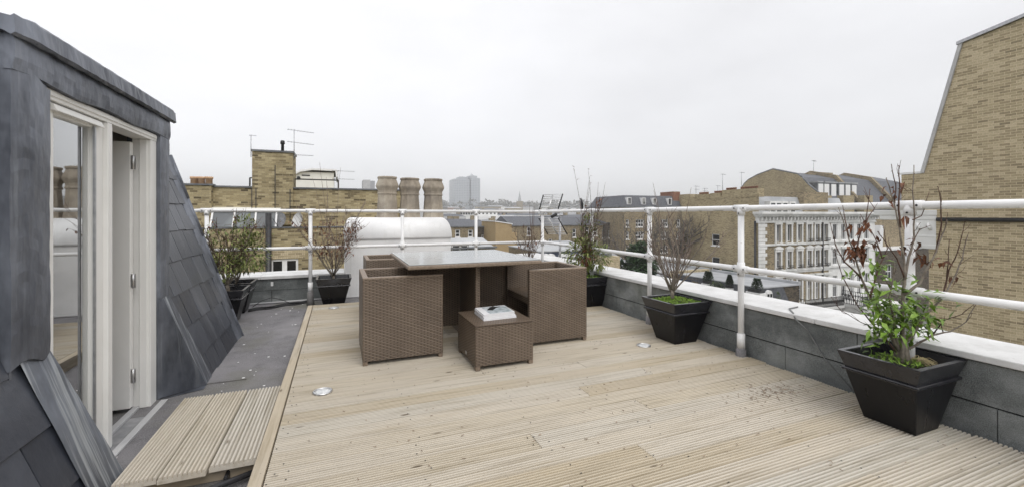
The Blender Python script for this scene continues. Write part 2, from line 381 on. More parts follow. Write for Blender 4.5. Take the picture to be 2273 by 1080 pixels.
def board_profile(w, n, depth=.014, groove=.0078):
    pts = []; p = w / n
    for k in range(n):
        a = k * p
        pts += [(a + .002, -depth), (a + groove / 2, -depth), (a + groove / 2 + .002, 0.), (a + p - groove / 2 - .002 + .002, 0.)]
    pts[0] = (0., -depth); pts.append((w, -depth * .6))
    return pts
def board(mb, axis, a0, a1, c0, w, n, ztop, thick=.028):
    top = board_profile(w, n); ring = top + [(w, -thick), (0., -thick)]
    def P(a, c, z): return (a, c0 + c, ztop + z) if axis == 0 else (c0 + c, a, ztop + z)
    mb.hexa([P(a0, c, z) for c, z in ring], [P(a1, c, z) for c, z in ring])
BW = .1405
m = MB(); y = 5.62; k = 0; lam = random.Random(3)
SPLIT = {}
deck_boards = []
while y > -1.6:
    x0, x1 = -.285, 2.955 + lam.uniform(-.012, .012)
    cuts = [x0]
    if k % 3 != 1: cuts.append([.86, 1.72, .95, 2.1, 1.35][k % 5] + lam.uniform(-.08, .08))
    cuts.append(x1)
    for a, b in zip(cuts, cuts[1:]):
        board(m, 0, a + .001, b - .0015, y, BW - .0045, 8, lam.uniform(-.0015, .0012)); deck_boards.append((a, b, y))
    y -= BW; k += 1
deck = tag(m.build('deck', 'deck_wood'), kind='structure')
m = MB(); m.box(-.345, -1.6, -.10, -.292, 5.765, .002); m.box(-.292, 5.757, -.05, 2.95, 5.785, -.003)
m.build('deck_trim', 'trim_wood', deck, .003)
m = MB()
for a, b, yy in deck_boards:
    for x in [q for q in (-.22, .35, .95, 1.5, 2.1, 2.7) if a < q < b] + [a + .03, b - .03]:
        for c in (.034, .102):
            if lam.random() < .5:
                m.lathe([(.0034, 0), (.0034, .0012), (0.0005, .0014)], (x + lam.uniform(-.025, .025), yy + c + lam.uniform(-.006, .006), .0005), 6)
tag(m.build('screw_heads', 'dark_rubber', deck), kind='stuff')
m = MB()                                               # dry needles and leaf litter blown on the deck
for i in range(330):
    if i < 130: x, y = 2.52 + lam.gauss(0, .14), 1.86 + lam.gauss(0, .06)
    else: x, y = lam.uniform(-.2, 2.9), lam.uniform(.9, 3.2)
    if x > 2.9: continue
    a = lam.uniform(0, 6.3); L = lam.uniform(.003, .009); w = .0013
    d = V((math.cos(a), math.sin(a), 0)) * L; q = V((-d.y, d.x, 0)).normalized() * w; c = V((x, y, .004))
    m.hexa([c - d - q, c + d - q, c + d + q, c - d + q], [p + V((0, 0, .002)) for p in (c - d - q, c + d - q, c + d + q, c - d + q)])
tag(m.build('leaf_litter', 'litter'), 'scatter of dry brown leaf crumbs on the decking near the big planter', 'leaf litter', kind='stuff')

st = thing('deck_step', (-.62, 2.7, felt_z(2.7)), 'low timber step of grooved boards in front of the open door', 'step')
m = MB()
for i, (xa, w) in enumerate(((-.88, .16), (-.718, .178), (-.538, .19))):
    board(m, 1, 2.29 + (.0, -.012, .012)[i] - .02, 3.19, xa, w - .004, 10, -.02 + (0, .001, -.001)[i], .03)
m.build('board', 'step_wood', st)
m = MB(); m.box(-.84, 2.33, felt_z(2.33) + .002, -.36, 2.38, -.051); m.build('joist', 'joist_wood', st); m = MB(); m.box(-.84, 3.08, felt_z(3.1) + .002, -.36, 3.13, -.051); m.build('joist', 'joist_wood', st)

pp = thing('waste_pipe', (-.6, 2.2, felt_z(2.2)), 'black plastic pipe with a saddle clip running under the timber step', 'pipe')
zz = felt_z(2.18) + .022
MB().tube([(-.36, 2.27, zz + .02), (-.55, 2.21, zz + .006), (-.8, 2.12, zz), (-1.1, 2.0, zz)], .0135, 12).build('pipe', 'black_pipe', pp)
m = MB(); c = at(504, 1046, Z=-.075); m.box(c.x - .008, c.y - .034, zz - .02, c.x + .008, c.y + .034, zz + .017); m.lathe([(.006, 0), (.006, .006), (.001, .008)], (c.x, c.y - .022, zz + .014), 8); m.lathe([(.006, 0), (.006, .006), (.001, .008)], (c.x, c.y + .022, zz + .014), 8)
m.build('saddle_clip', 'black_pipe', pp, .003)

for (px, py, lab) in ((716, 867, 'round metal deck light in the boards nearest the timber step'), (741, 682, 'round metal deck light in the boards in front of the leafless back planter'), (1429, 765, 'round metal deck light in the boards beside the mossy planter')):
    c = at(px, py, Z=.004)
    th = thing('deck_light', (c.x, c.y, 0), lab, 'light', 'deck lights')
    MB().lathe([(.058, -.004), (.058, .004), (.050, .007), (.047, .005), (.046, .002)], (c.x, c.y, .002), 32).build('rim', 'bright_metal', th)
    MB().lathe([(.046, 0), (.046, .003), (.03, .005), (.0005, .006)], (c.x, c.y, .003), 24).build('lens', 'lens_glass', th)

m = MB()
for i in range(26):
    x, y = lam.uniform(-.8, -.4), lam.uniform(3.4, 6.2); r_ = lam.uniform(.004, .013); z_ = felt_z(y) + .009
    m.hexa([(x + r_ * math.cos(k * 1.257) * lam.uniform(.6, 1.3), y + r_ * math.sin(k * 1.257), z_) for k in range(5)], [(x + r_ * math.cos(k * 1.257) * .8, y + r_ * math.sin(k * 1.257) * .8, z_ + .002) for k in range(5)])
tag(m.build('paint_flakes', 'white_paint'), 'white paint flakes scattered over the grey roof felt', 'paint flakes', kind='stuff')

# ------------------------------------------------------------------ parapets
XI, XO, ZC = 2.995, 3.39, .407
pr = thing('parapet_wall', (3.2, 2.5, -.15), 'low parapet along the right side, grey felt face under a white coping', 'wall')
m = MB(); m.box(XI, -2, -.4, XO - .04, 7.1, ZC - .036); m.build('upstand', 'shadow_gap_bitumen', pr)  # dark backing paints the shadow line seen between the felt sheets
m = MB(); rows = [(-.2, .150), (.159, ZC - .044)]; q = random.Random(5)
for r, (za, zb) in enumerate(rows):
    ya = -2.
    while ya < 6.38:
        yb = min(ya + q.uniform(.75, 1.25), 6.4)
        m.hexa([(XI - .006 - .006 * r, ya + .0022, za), (XI - .006 - .006 * r, yb - .0022, za), (XI - .001, yb - .0022, za), (XI - .001, ya + .0022, za)],
               [(XI - .006 - q.uniform(.001, .006), ya + .0022, zb), (XI - .006 - q.uniform(.001, .006), yb - .0022, zb), (XI - .001, yb - .0022, zb), (XI - .001, ya + .0022, zb)])
        ya = yb
m.build('felt_sheet', 'upstand_felt', pr)
m = MB(); ya = -2.
for yb in (-.4, .62, 1.9, 3.15, 4.4, 5.7, 7.12):
    m.box(XI - .035, ya + .0015, ZC - .036, XO, yb - .0015, ZC); ya = yb
m.build('coping', 'coping_paint', pr, .006)
pb = thing('parapet_wall', (0, 6.6, -.1), 'low parapet along the back, grey felt face under a white coping', 'wall')
YI, YO, ZB = 6.45, 6.94, .30
m = MB(); m.box(-3.2, YI, -.4, .075, YO - .05, ZB - .04); m.box(1.605, YI, -.4, XI - .01, YO - .05, ZB - .04); m.box(.075, YI + .006, -.4, 1.605, YO - .05, .215); m.build('upstand', 'shadow_gap_bitumen', pb)
m = MB()
for za, zb, xs in ((-.12, .105, (-3.2, -1.9, -.82, .2, 1.25, 2.2, XI - .012)), (.11, .25, (-3.2, -2.2, -1.2, .07))):
    for xa, xb in zip(xs, xs[1:]): m.box(xa + .003, YI - .008 + (.003 if za > 0 else 0), za, xb - .003, YI - .0005, zb)
m.build('felt_sheet', 'upstand_felt', pb)
m = MB(); m.box(-3.2, YI - .035, ZB - .042, -.95, YO, ZB); m.box(-.947, YI - .035, ZB - .042, .075, YO, ZB); m.box(1.605, YI - .035, ZB - .042, XI - .04, YO, ZB)
m.build('coping', 'coping_paint', pb, .006)
MB().box(-.83, YI - .02, .165, -.80, YI - .0085, .22).build('overflow_outlet', 'white_paint', pb, .004)

# cables and the pale conduit on the felt by the back parapet
m = MB(); zf = felt_z(6.3) + .014; m.tube([(-1.05, 6.33, zf), (-.4, 6.35, zf), (-.1, 6.36, zf), (1.2, 6.36, zf)], .013, 8)
tag(m.build('conduit', 'grey_render'), 'pale grey conduit lying along the foot of the back parapet', 'pipe')
for i, lab in enumerate(('black cable snaking over the felt below the pale conduit', 'thin black cable looping up the felt face of the back parapet', 'bundle of dark cables tied together on the felt before the back parapet')):
    m = MB()
    for s in range(1 if i < 2 else 3):
        pts = []
        for k in range(12):
            u = k / 11; x = -1.0 + u * (.66 if i != 1 else 1.1)
            y = 5.92 + u * .32 + .03 * math.sin(k * 1.3 + i * 2 + s) + .02 * i
            z = felt_z(y) + .008 + (.0 if i != 1 else .13 * max(0, math.sin(u * 9.) * .7)) + .008 * s
            if i == 1: y = 6.2 + .2 * min(1, u * 1.5); 
            pts.append((x, y, z))
        m.tube(pts, .007 if i != 1 else .004, 6)
    tag(m.build('cable', 'dark_rubber'), lab, 'cable')
m = MB(); a = at(1752, 684, Z=ZC + .006); b = at(1772, 733, X=XI - .04); e = at(1893, 868, X=XI - .012)
m.tube([a + V((.12, .02, 0)), a, (XI - .02, b.y + .05, ZC + .004), (XI - .042, b.y + .02, ZC - .03), (XI - .02, b.y - .05, ZC - .09), (XI - .016, (b.y + e.y) / 2, .15), (XI - .016, e.y, .01)], [.0055, .0055, .0055, .0055, .0045, .0032, .0028], 7)
tag(m.build('cable', 'cable_grey'), 'grey cable draped over the white coping and down the felt wall', 'cable')

# ------------------------------------------------------------------ guard railing
rail = thing('guard_railing', (2.93, 6.05, felt_z(6)), 'white tubular guard railing with two rails round the terrace', 'railing')
RX, RY, ZT, ZM = 2.93, 6.07, 1.152, .680
RB = [(-1.45, RY), (-.335, RY), (.82, RY), (1.885, RY), (RX, 5.97)]
RS = [(RX, 4.573), (RX, 3.506), (RX, 2.44), (RX, 1.368), (RX, .30), (RX, -.77)]
for nm, z in (('top_rail', ZT), ('mid_rail', ZM)):
    m = MB(); m.tube([(-2.15, 7.0, z - .02), (-1.52, RY + .02, z), (-1.45, RY, z), (-1.3, RY, z), (2.8, RY, z)], .0205, 14); m.tube([(2.8, RY, z), (2.89, RY - .01, z), (RX, 5.97, z), (RX, 5.8, z), (RX, -2, z)], .0215, 14)
    m.build(nm, 'rail_paint', rail)
def post(x, y, ax, foot):
    z0 = felt_z(y)
    p = MB(); p.tube([(x, y, z0 + .02), (x, y, ZT)], .0225, 14); o = p.build('post', 'rail_paint', rail)
    for z in (ZT, ZM):
        f = MB(); d = (.06, 0) if ax == 0 else (0, .06)
        f.tube([(x - d[0], y - d[1], z), (x + d[0], y + d[1], z)], .0275, 14); f.tube([(x, y, z - .055), (x, y, z + (.05 if z < 1 else .0))], .0285, 14)
        f.build('fitting', 'rail_paint', o)
    d = V((0, -1, 0)) if ax == 0 else V((-1, 0, 0))
    for z in (ZT, ZM):
        for q in (-.042, .042, None):
            c = V((x, y, z - .04)) + d * .027 if q is None else V((x + (q if ax == 0 else -.027), y + (q if ax == 1 else -.027), z))
            MB().tube([c, c + d * .004], .0055, 8).build('set_screw', 'dark_rubber', o)
    f = MB(); f.tube([(x, y, z0 + .17), (x, y, z0 + .29)], .0295, 16); f.build('collar', 'rail_paint', o)
    f = MB(); f.tube([(x, y, z0 - .02), (x, y, z0 + .10), (x, y, z0 + .172)], [.046, .040, .037], 14); f.build('felt_sleeve', 'roof_felt', o)
for i, (x, y) in enumerate(RB): post(x, y, 0, 0)
for x, y in RS: post(x, y, 1, 0)

# ------------------------------------------------------------------ rattan set
def panel(mb, x0, y0, z0, x1, y1, z1): mb.box(x0, y0, z0, x1, y1, z1)
T = .042
def chair(x0, x1, y0, y1, back, label):
    zt, zb = .64, .028
    th = thing('rattan_armchair', ((x0 + x1) / 2, (y0 + y1) / 2, 0), label, 'chair', 'rattan armchairs round the table')
    for ya in (y0, y1 - T):
        MB().box(x0, ya, zb, x1, ya + T, zt).build('arm_panel', 'rattan', th, .007)
    if back < 0: MB().box(x0, y0 + T + .001, zb, x0 + T, y1 - T - .001, zt - .001).build('backrest', 'rattan', th, .007); sx0, sx1 = x0 + T, x1 - .004
    else: MB().box(x1 - T, y0 + T + .001, zb, x1, y1 - T - .001, zt - .001).build('backrest', 'rattan', th, .007); sx0, sx1 = x0 + .004, x1 - T
    MB().box(sx0 + .001, y0 + T + .001, .35, sx1 - .001, y1 - T - .001, .41).build('seat', 'rattan', th, .008)
    e = MB()
    for ya in (y0, y1 - T): e.box(x0 - .001, ya - .001, zt - .012, x1 + .001, ya + T + .001, zt + .003)
    xb = x0 if back < 0 else x1 - T
    e.box(xb + .0005, y0 + T + .001, zt - .012, xb + T - .0005, y1 - T - .001, zt + .002)
    e.build('top_edge', 'rattan_edge', th, .006)
    for fx in (x0 + .002, x1 - .036):
        for fy in (y0 + .003, y1 - .037):
            MB().box(fx, fy, 0.0005, fx + .034, fy + .034, zb + .012).build('foot', 'rattan_edge', th, .003)
    return th
chair(.162, .755, 3.29, 3.88, -1, 'brown rattan armchair nearest the deck edge, left of the ottoman')
chair(1.473, 2.03, 3.25, 3.80, 1, 'brown rattan armchair right of the table with its seat showing')
chair(.262, .85, 4.62, 5.19, -1, 'brown rattan armchair at the back, mostly hidden behind the left armchair')
tb = thing('rattan_table', (1.03, 3.79, 0), 'square brown rattan dining table with a grey glass top', 'table')
TX0, TX1, TY0, TY1 = .472, 1.575, 3.215, 4.375
m = MB(); m.box(TX0, TY0, .694, TX1, TY1, .724); m.build('table_frame', 'rattan_edge', tb, .008)
m = MB(); m.box(TX0 + .012, TY0 + .012, .7245, TX1 - .012, TY1 - .012, .731); m.build('glass_top', 'table_glass', tb, .002)
m = MB(); m.box(1.03, 3.33, .015, 1.07, 4.28, .693); m.build('support_panel', 'rattan', tb, .006)
m = MB(); m.box(.56, 3.80, .10, 1.029, 3.84, .693); m.build('support_panel', 'rattan', tb, .006)
m = MB(); m.box(1.071, 3.80, .10, 1.5, 3.84, .693); m.build('support_panel', 'rattan', tb, .006)
ot = thing('rattan_ottoman', (1.12, 3.13, 0), 'low square brown rattan ottoman carrying a pile of magazines', 'ottoman')
m = MB(); m.box(.893, 2.887, .028, 1.342, 3.365, .312); m.build('body', 'rattan', ot, .008)
m = MB(); m.box(.890, 2.884, .3125, 1.345, 3.368, .322); m.build('lid', 'rattan', ot, .005)
for fx in (.896, 1.306):
    for fy in (2.89, 3.328): MB().box(fx, fy, .0005, fx + .034, fy + .034, .04).build('foot', 'rattan_edge', ot, .003)
c = at(1035, 781, X=.8925); m = MB(); m.box(.889, c.y - .016, c.z - .011, .8925, c.y + .016, c.z + .011); m.build('metal_tag', 'bright_metal', ot, .001)

# magazines
A, B, C_ = at(1073.8, 711.9, Z=.322), at(1147, 703.5, Z=.322), at(1053, 694.4, Z=.322)
U = (B - A); W = (C_ - A); U.z = W.z = 0
zc = .3225
labs = ['white magazine at the bottom of the pile on the ottoman', 'white magazine second from the bottom of the pile on the ottoman', 'white magazine second from the top of the pile on the ottoman', 'white magazine on top of the pile with a black shape on its cover']
for i, (hh, s, o) in enumerate(((.012, 1.0, (0, 0)), (.011, .965, (.012, .02)), (.010, .95, (-.004, .03)), (.009, .94, (.012, .035)))):
    p0 = A + U * o[0] + W * o[1]; u, w = U * s, W * s
    mg = thing('magazine', (p0.x, p0.y, zc), labs[i], 'magazine', 'magazines piled on the ottoman')
    r = [p0, p0 + u, p0 + u + w, p0 + w]
    q = [p0 + u * .006 + w * .006, p0 + u * .99 + w * .006, p0 + u * .99 + w * .994, p0 + u * .006 + w * .994]
    MB().hexa([p + V((0, 0, zc + .0012)) - V((0, 0, p.z)) for p in q], [p + V((0, 0, zc + hh - .0012 - p.z)) for p in q]).build('pages', 'paper', mg)
    m = MB()
    for za, zb in ((zc, zc + .0011), (zc + hh - .0011, zc + hh)): m.hexa([V((p.x, p.y, za)) for p in r], [V((p.x, p.y, zb)) for p in r])
    m.hexa([V((p.x, p.y, zc + .0011)) for p in (r[0], r[0] + u * .004, r[3] + u * .004, r[3])], [V((p.x, p.y, zc + hh - .0011)) for p in (r[0], r[0] + u * .004, r[3] + u * .004, r[3])])
    cov = m.build('cover', 'paper', mg)
    zc += hh + .0006
    if i == 3:
        t = NT('cover_picture'); co = t.coord(); n1 = t.noise(co, 22., 4); t.inp(t.b, 'Base Color', t.ramp(n1, [(.35, (.30, .36, .38)), (.5, (.55, .60, .63)), (.65, (.72, .75, .78))])); t.inp(t.b, 'Roughness', .3); MATS['cover_picture'] = t.m
        def flat(pts, z): return [p0 + u * a + w * b + V((0, 0, z - p0.z)) for a, b in pts]
        pts = [(.2, .06), (.97, .06), (.97, .95), (.2, .95)]; MB().hexa(flat(pts, zc - .0005), flat(pts, zc)).build('cover_picture', 'cover_picture', mg)
        pts = [(.26, .52), (.42, .45), (.62, .7), (.80, .82), (.62, .90), (.60, 1.0), (.56, .95), (.44, .85)]; MB().hexa(flat(pts, zc + .0002), flat(pts, zc + .0008)).build('cover_shape', 'black_metal', mg)

# ------------------------------------------------------------------ planters and shrubs
def planter(cx, cy, z0, label, s=1., tx=.21, ty=.21, bx=.118, by=.118, soilz=.02):
    th = thing('planter', (cx, cy, z0), label, 'planter', 'tapered black planters')
    H = .362 * s; hr = H - .105
    def L(f): return bx + (tx - .028 - bx) * f, by + (ty - .028 - by) * f
    m = MB(); a, b = L(1); m.frust(cx, cy, z0, bx, by, z0 + hr, a, b); m.build('body', 'planter_glaze', th, .004)
    m = MB(); m.frust(cx, cy, z0 + hr, a + .011, b + .011, z0 + hr + .009, a + .015, b + .015); m.frust(cx, cy, z0 + hr + .009, a + .015, b + .015, z0 + hr + .018, a + .010, b + .010); m.build('band', 'planter_rim', th, .004)
    m = MB(); i0 = .026
    def ring(x, y, z): return [(cx - x, cy - y, z), (cx + x, cy - y, z), (cx + x, cy + y, z), (cx - x, cy + y, z)]
    zr, zt = z0 + hr + .018, z0 + H
    m.loft([ring(a + .001, b + .001, zr), ring(tx, ty, zt), ring(tx - i0, ty - i0, zt), ring(tx - i0 - .012, ty - i0 - .012, zt - .06)], caps=False)
    m.build('rim', 'planter_rim', th, .003)
    m = MB(); n = 9; q = random.Random(int(cx * 97 + cy * 31)); sx, sy = tx - i0 - .004, ty - i0 - .004
    for i in range(n):
        for j in range(n):
            pass
    hz = [[z0 + H - .035 - soilz + .02 * math.exp(-((i - n / 2) ** 2 + (j - n / 2) ** 2) / 9) + q.uniform(-.004, .004) for j in range(n + 1)] for i in range(n + 1)]
    for i in range(n):
        for j in range(n):
            g = lambda a_, b_: (cx - sx + 2 * sx * a_ / n, cy - sy + 2 * sy * b_ / n, hz[a_][b_])
            m.poly([g(i, j), g(i + 1, j), g(i + 1, j + 1), g(i, j + 1)], True)
    m.build('soil', 'soil', th, normals=False)
    return th
def leaf(mb, p, d, L, W, q, droop=.25):
    d = d.normalized(); up = V((q.uniform(-.4, .4), q.uniform(-.4, .4), 1)); s = d.cross(up)
    if s.length < 1e-3: s = V((1, 0, 0))
    s.normalize(); n = s.cross(d).normalized()
    a = p + d * L * .45 - n * L * droop * .15; b = p + d * L - n * L * droop
    i = len(mb.v); f = n * W * .18
    mb.v += [tuple(x) for x in (p, a + s * W * .5 + f, b, a - s * W * .5 + f, a)]
    mb.f += [(i, i + 1, i + 4), (i + 4, i + 1, i + 2), (i, i + 4, i + 3), (i + 4, i + 2, i + 3)]; mb.s += [True] * 4
def rdir(q, up=.0):
    v = V((q.gauss(0, 1), q.gauss(0, 1), q.gauss(0, 1) + up)); return v.normalized()
def shoot(mb, p, d, L, r, q, seg=6, wig=.12, up=.15, tips=None, r1=None):
    pts = [V(p)]; rr = [r]; d = V(d).normalized()
    for k in range(seg):
        d = (d + V((q.gauss(0, wig), q.gauss(0, wig), q.gauss(0, wig) + up * .3))).normalized()
        pts.append(pts[-1] + d * L / seg); rr.append(r + ((r1 if r1 is not None else r * .3) - r) * (k + 1) / seg)
    mb.tube(pts, rr, 5); return pts, d
def bush(name, base, label, seed, limbs, height, spread, twig=3, lim_r=.009, leaves=None, trunk=.05, bark='pale_bark', twigmat='red_twig', tall=0, cat='shrub', balls=()):
    q = random.Random(seed); b = V(base); th = thing(name, base, label, cat, None)
    m = MB(); tw = MB(); nodes = []
    top = b + V((q.uniform(-.01, .01), q.uniform(-.01, .01), trunk)); m.tube([b - V((0, 0, .04)), b + V((0, 0, trunk * .5)), top], [lim_r * 2.0, lim_r * 1.7, lim_r * 1.4], 8)
    for i in range(limbs):
        a = i * 2.399 + q.uniform(-.3, .3); sp = spread * q.uniform(.45, 1.05)
        L = height * q.uniform(.6, .95)
        pts, d = shoot(m, top - V((0, 0, q.uniform(0, trunk * .6))), (math.cos(a) * sp, math.sin(a) * sp, 1.), L, lim_r * q.uniform(.7, 1.05), q, 8, .10, .25, r1=lim_r * .25)
        for k in range(2, len(pts)):
            for _ in range(twig):
                if q.random() < .75:
                    dd = ((pts[k] - pts[k - 1]).normalized() + rdir(q, .25) * .75)
                    tp, _d = shoot(tw, pts[k], dd, height * q.uniform(.12, .34) * (1.15 - k / 14), lim_r * .26, q, 4, .14, .3, r1=.0012)
                    nodes.append(tp)
        nodes.append(pts[4:])
    for i in range(tall):
        a = q.uniform(0, 6.28); pts, d = shoot(tw, top + V((q.uniform(-.03, .03), q.uniform(-.03, .03), .1)), (math.cos(a) * .22, math.sin(a) * .22, 1), height * q.uniform(1.05, 1.3), lim_r * .5, q, 8, .06, .2, r1=.0014); nodes.append(pts[5:])
    m.build('limbs', bark, th); tw.build('twigs', twigmat, th)
    for (mat, n, L, W, lo, hi, jit) in (leaves or []):
        lm = MB(); tries = 0; cnt = 0
        while cnt < n and tries < n * 30:
            tries += 1; tp = q.choice(nodes); p = q.choice(tp)
            f = (p.z - b.z) / height
            if not (lo <= f <= hi): continue
            leaf(lm, V(p) + rdir(q) * jit * q.random(), rdir(q, .1 if mat != 'dead_leaf' else -.6), L * q.uniform(.6, 1.2), W * q.uniform(.7, 1.1), q, q.uniform(0, .6)); cnt += 1
        for (bmat, c, rx, rz, bn, bL, bW) in balls:
            if bmat != mat: continue
            cc = b + V(c)
            for _ in range(bn):
                d = rdir(q, .1); leaf(lm, cc + V((d.x * rx, d.y * rx, d.z * rz)) * q.uniform(.35, 1) ** .6, d + rdir(q) * .7 + V((0, 0, .1)), bL * q.uniform(.6, 1.2), bW * q.uniform(.7, 1.1), q, q.uniform(0, .7))
        lm.build('leaves' if mat in ('green_leaf', 'olive_leaf') else 'dry_leaves', mat, th, normals=False)
    return th
def groundcover(mb, cx, cy, z, hx, hy, n, q, L=.03, W=.006):
    for _ in range(n):
        x, y = cx + q.uniform(-hx, hx), cy + q.uniform(-hy, hy)
        leaf(mb, V((x, y, z + .018 * math.exp(-((x - cx) ** 2 + (y - cy) ** 2) / .012) )), V((q.gauss(0, .6), q.gauss(0, .6), 1)), L * q.uniform(.5, 1.2), W * q.uniform(.7, 1.4), q, .5)

# big planter on the right
planter(2.765, 1.335, 0, 'large black planter nearest the camera, leafy shrub with dead brown leaves in it', tx=.215, ty=.185, bx=.10, by=.115)
DP = 2.765 * SN + 1.335 * CS
def c6(x, y, dd=0.): return at(1820 + x / 2.347, 360 + y / 2.347, D=DP + dd)
SH = thing('shrub', (2.70, 1.36, .31), 'half dead shrub with fresh green leaves low down in the largest planter', 'shrub')
q = random.Random(21); lm = MB(); tw = MB(); nodes = []
limbs = [
 ([(425, 1030), (430, 930), (430, 850), (433, 690), (443, 590), (434, 480), (416, 340), (385, 210), (345, 85)], .0145, .0022, 0.),
 ([(440, 610), (462, 490), (492, 400), (492, 290), (482, 150), (490, 15)], .008, .002, .03),
 ([(416, 340), (410, 200), (416, 100), (412, 20)], .006, .0018, -.02),
 ([(388, 215), (396, 120), (372, 10)], .004, .0016, -.03),
 ([(432, 690), (520, 630), (552, 560), (604, 470), (650, 350), (662, 300)], .009, .0018, -.05),
 ([(604, 470), (632, 330), (630, 220), (615, 130)], .005, .0016, -.07),
 ([(430, 950), (480, 900), (560, 780), (640, 700), (700, 600), (742, 500), (770, 380)], .010, .0018, -.08),
 ([(640, 700), (672, 560), (715, 470), (755, 310)], .005, .0016, -.10),
 ([(655, 650), (668, 520), (674, 400)], .004, .0014, -.06),
 ([(430, 980), (500, 950), (580, 900), (680, 880), (760, 830), (830, 710)], .008, .0016, -.12),
 ([(580, 905), (650, 820), (740, 790), (800, 740)], .004, .0013, -.14),
 ([(640, 880), (632, 810), (640, 830)], .003, .0012, -.12),
 ([(410, 980), (330, 810), (260, 700), (215, 600), (185, 500), (140, 360), (95, 235)], .011, .0018, .06),
 ([(185, 500), (202, 400), (240, 300), (260, 140)], .006, .0016, .09),
 ([(150, 390), (130, 300), (118, 225)], .004, .0014, .08),
 ([(215, 600), (130, 520), (80, 430), (55, 320)], .006, .0014, .05),
 ([(400, 990), (300, 870), (200, 750), (120, 600), (75, 450)], .006, .0014, .10),
 ([(260, 700), (300, 560), (352, 450), (330, 330)], .006, .0014, .04),
 ([(325, 500), (290, 400), (210, 270)], .004, .0013, .05),
 ([(440, 600), (400, 500), (330, 400), (300, 360)], .005, .0013, .0),
 ([(485, 300), (530, 280), (570, 155)], .004, .0013, .05),
 ([(240, 310), (285, 240), (235, 170)], .003, .0012, .1),
 ([(412, 985), (380, 800), (360, 700), (385, 590), (380, 500)], .008, .0016, -.06),
 ([(470, 430), (520, 350), (575, 330)], .003, .0012, .04),
 ([(300, 870), (210, 830), (110, 770), (60, 700)], .003, .0012, .12)]
for pts, r0, r1, dd in limbs:
    P3 = [c6(x, y, dd * (i / (len(pts) - 1)) if i else 0) for i, (x, y) in enumerate(pts)]
    fine = []                                           # smooth the polyline a little
    for i in range(len(P3) - 1):
        a, b = P3[i], P3[i + 1]
        for k in range(3):
            fine.append(a.lerp(b, k / 3) + rdir(q) * .0025 * (1 if k else .3))
    fine.append(P3[-1]); n = len(fine)
    (lm if r0 > .0075 else tw).tube(fine, [r0 + (r1 - r0) * (i / (n - 1)) ** .7 for i in range(n)], 7 if r0 > .0075 else 5)
    nodes.append(fine)
    for k in range(3, n - 1):
        if r0 < .012 and q.random() < .42: shoot(tw, fine[k], (fine[k] - fine[k - 1]).normalized() + rdir(q, .2) * .8, q.uniform(.02, .08), .0014, q, 3, .15, .2, r1=.0008)
    for k in range(n // 2, n, 2):                       # buds
        tw.tube([fine[k], fine[k] + rdir(q, .5) * .006], [.0026, .001], 5)
for k in range(7): a = k * .9; lm.tube([c6(425, 1030) + V((math.cos(a) * .03, math.sin(a) * .03, -.02)), c6(428, 950) + V((math.cos(a) * .012, math.sin(a) * .012, 0)), c6(430, 880)], [.012, .012, .008], 6)
lm.build('limbs', 'pale_bark', SH); tw.build('twigs', 'red_twig', SH)
m = MB()
for (x, y, s, n) in ((165, 430, 26, 16), (200, 465, 26, 18), (228, 430, 22, 14), (250, 335, 14, 5), (225, 318, 14, 5), (437, 440, 16, 7), (490, 420, 12, 5), (535, 495, 14, 8), (560, 520, 12, 7), (630, 510, 12, 3), (690, 590, 12, 5), (390, 140, 16, 6), (440, 110, 12, 4), (330, 170, 10, 2), (345, 205, 10, 2), (150, 320, 10, 3), (430, 280, 10, 3), (500, 470, 8, 2), (660, 515, 8, 2), (310, 400, 10, 3)):
    for _ in range(n): leaf(m, c6(x + q.gauss(0, s), y + q.gauss(0, s * .8), q.gauss(.03, .03)), rdir(q, -.8), q.uniform(.03, .055), q.uniform(.014, .024), q, q.uniform(.2, 1.2))
m.build('dead_leaves', 'dead_leaf', SH, normals=False)
m = MB()
for (x, y, sx, sy, n) in ((320, 740, 42, 40, 60), (300, 560, 26, 45, 22), (370, 830, 40, 40, 46), (480, 800, 40, 45, 50), (560, 840, 40, 30, 26), (590, 730, 28, 40, 16), (440, 640, 30, 18, 12), (260, 930, 22, 20, 8), (330, 860, 50, 40, 30), (420, 880, 60, 40, 40), (150, 600, 14, 8, 4)):
    for _ in range(int(n * 1.9)):
        p = c6(x + q.gauss(0, sx), y + q.gauss(0, sy), q.gauss(0, .06)); leaf(m, p, rdir(q, .3), q.uniform(.035, .07), q.uniform(.016, .026), q, q.uniform(0, .5))
m.build('leaves', 'green_leaf', SH, normals=False)
m = MB(); groundcover(m, 2.72, 1.34, .316, .125, .10, 330, q, .03, .007)
tag(m.build('moss', 'moss'), 'low green weeds on the soil of the largest planter', 'ground cover', kind='stuff')
m = MB(); c = c6(500, 1045)
for _ in range(60): a = q.uniform(-.6, 2.2); p = V((c.x + q.gauss(0, .02), c.y + q.gauss(0, .015), .322 + q.uniform(0, .015))); m.tube([p, p + V((math.cos(a) * .03, math.sin(a) * -.03, .01)), p + V((math.cos(a) * .06, math.sin(a) * -.06, -.006))], .0011, 4)
tag(m.build('dry_grass', 'straw'), 'tuft of dry straw at the foot of the shrub in the largest planter', 'dry grass', kind='stuff')

# mossy planter with the bare vase-shaped shrub
planter(2.77, 2.97, 0, 'black planter filled with bright green moss beside a railing post', soilz=-.012)
bush('shrub', (2.75, 2.99, .345), 'bare leafless shrub rising from the moss-filled planter', 11, 11, .74, .72, 3, .0095, [('dry_leaf', 22, .02, .009, .3, 1, .02)], .10, tall=3, twigmat='twig_bark')
m = MB(); q = random.Random(4); groundcover(m, 2.77, 2.97, .336, .160, .160, 1500, q, .026, .008)
tag(m.build('moss', 'moss'), 'bright green moss covering the soil of the planter by the railing post', 'moss', kind='stuff')
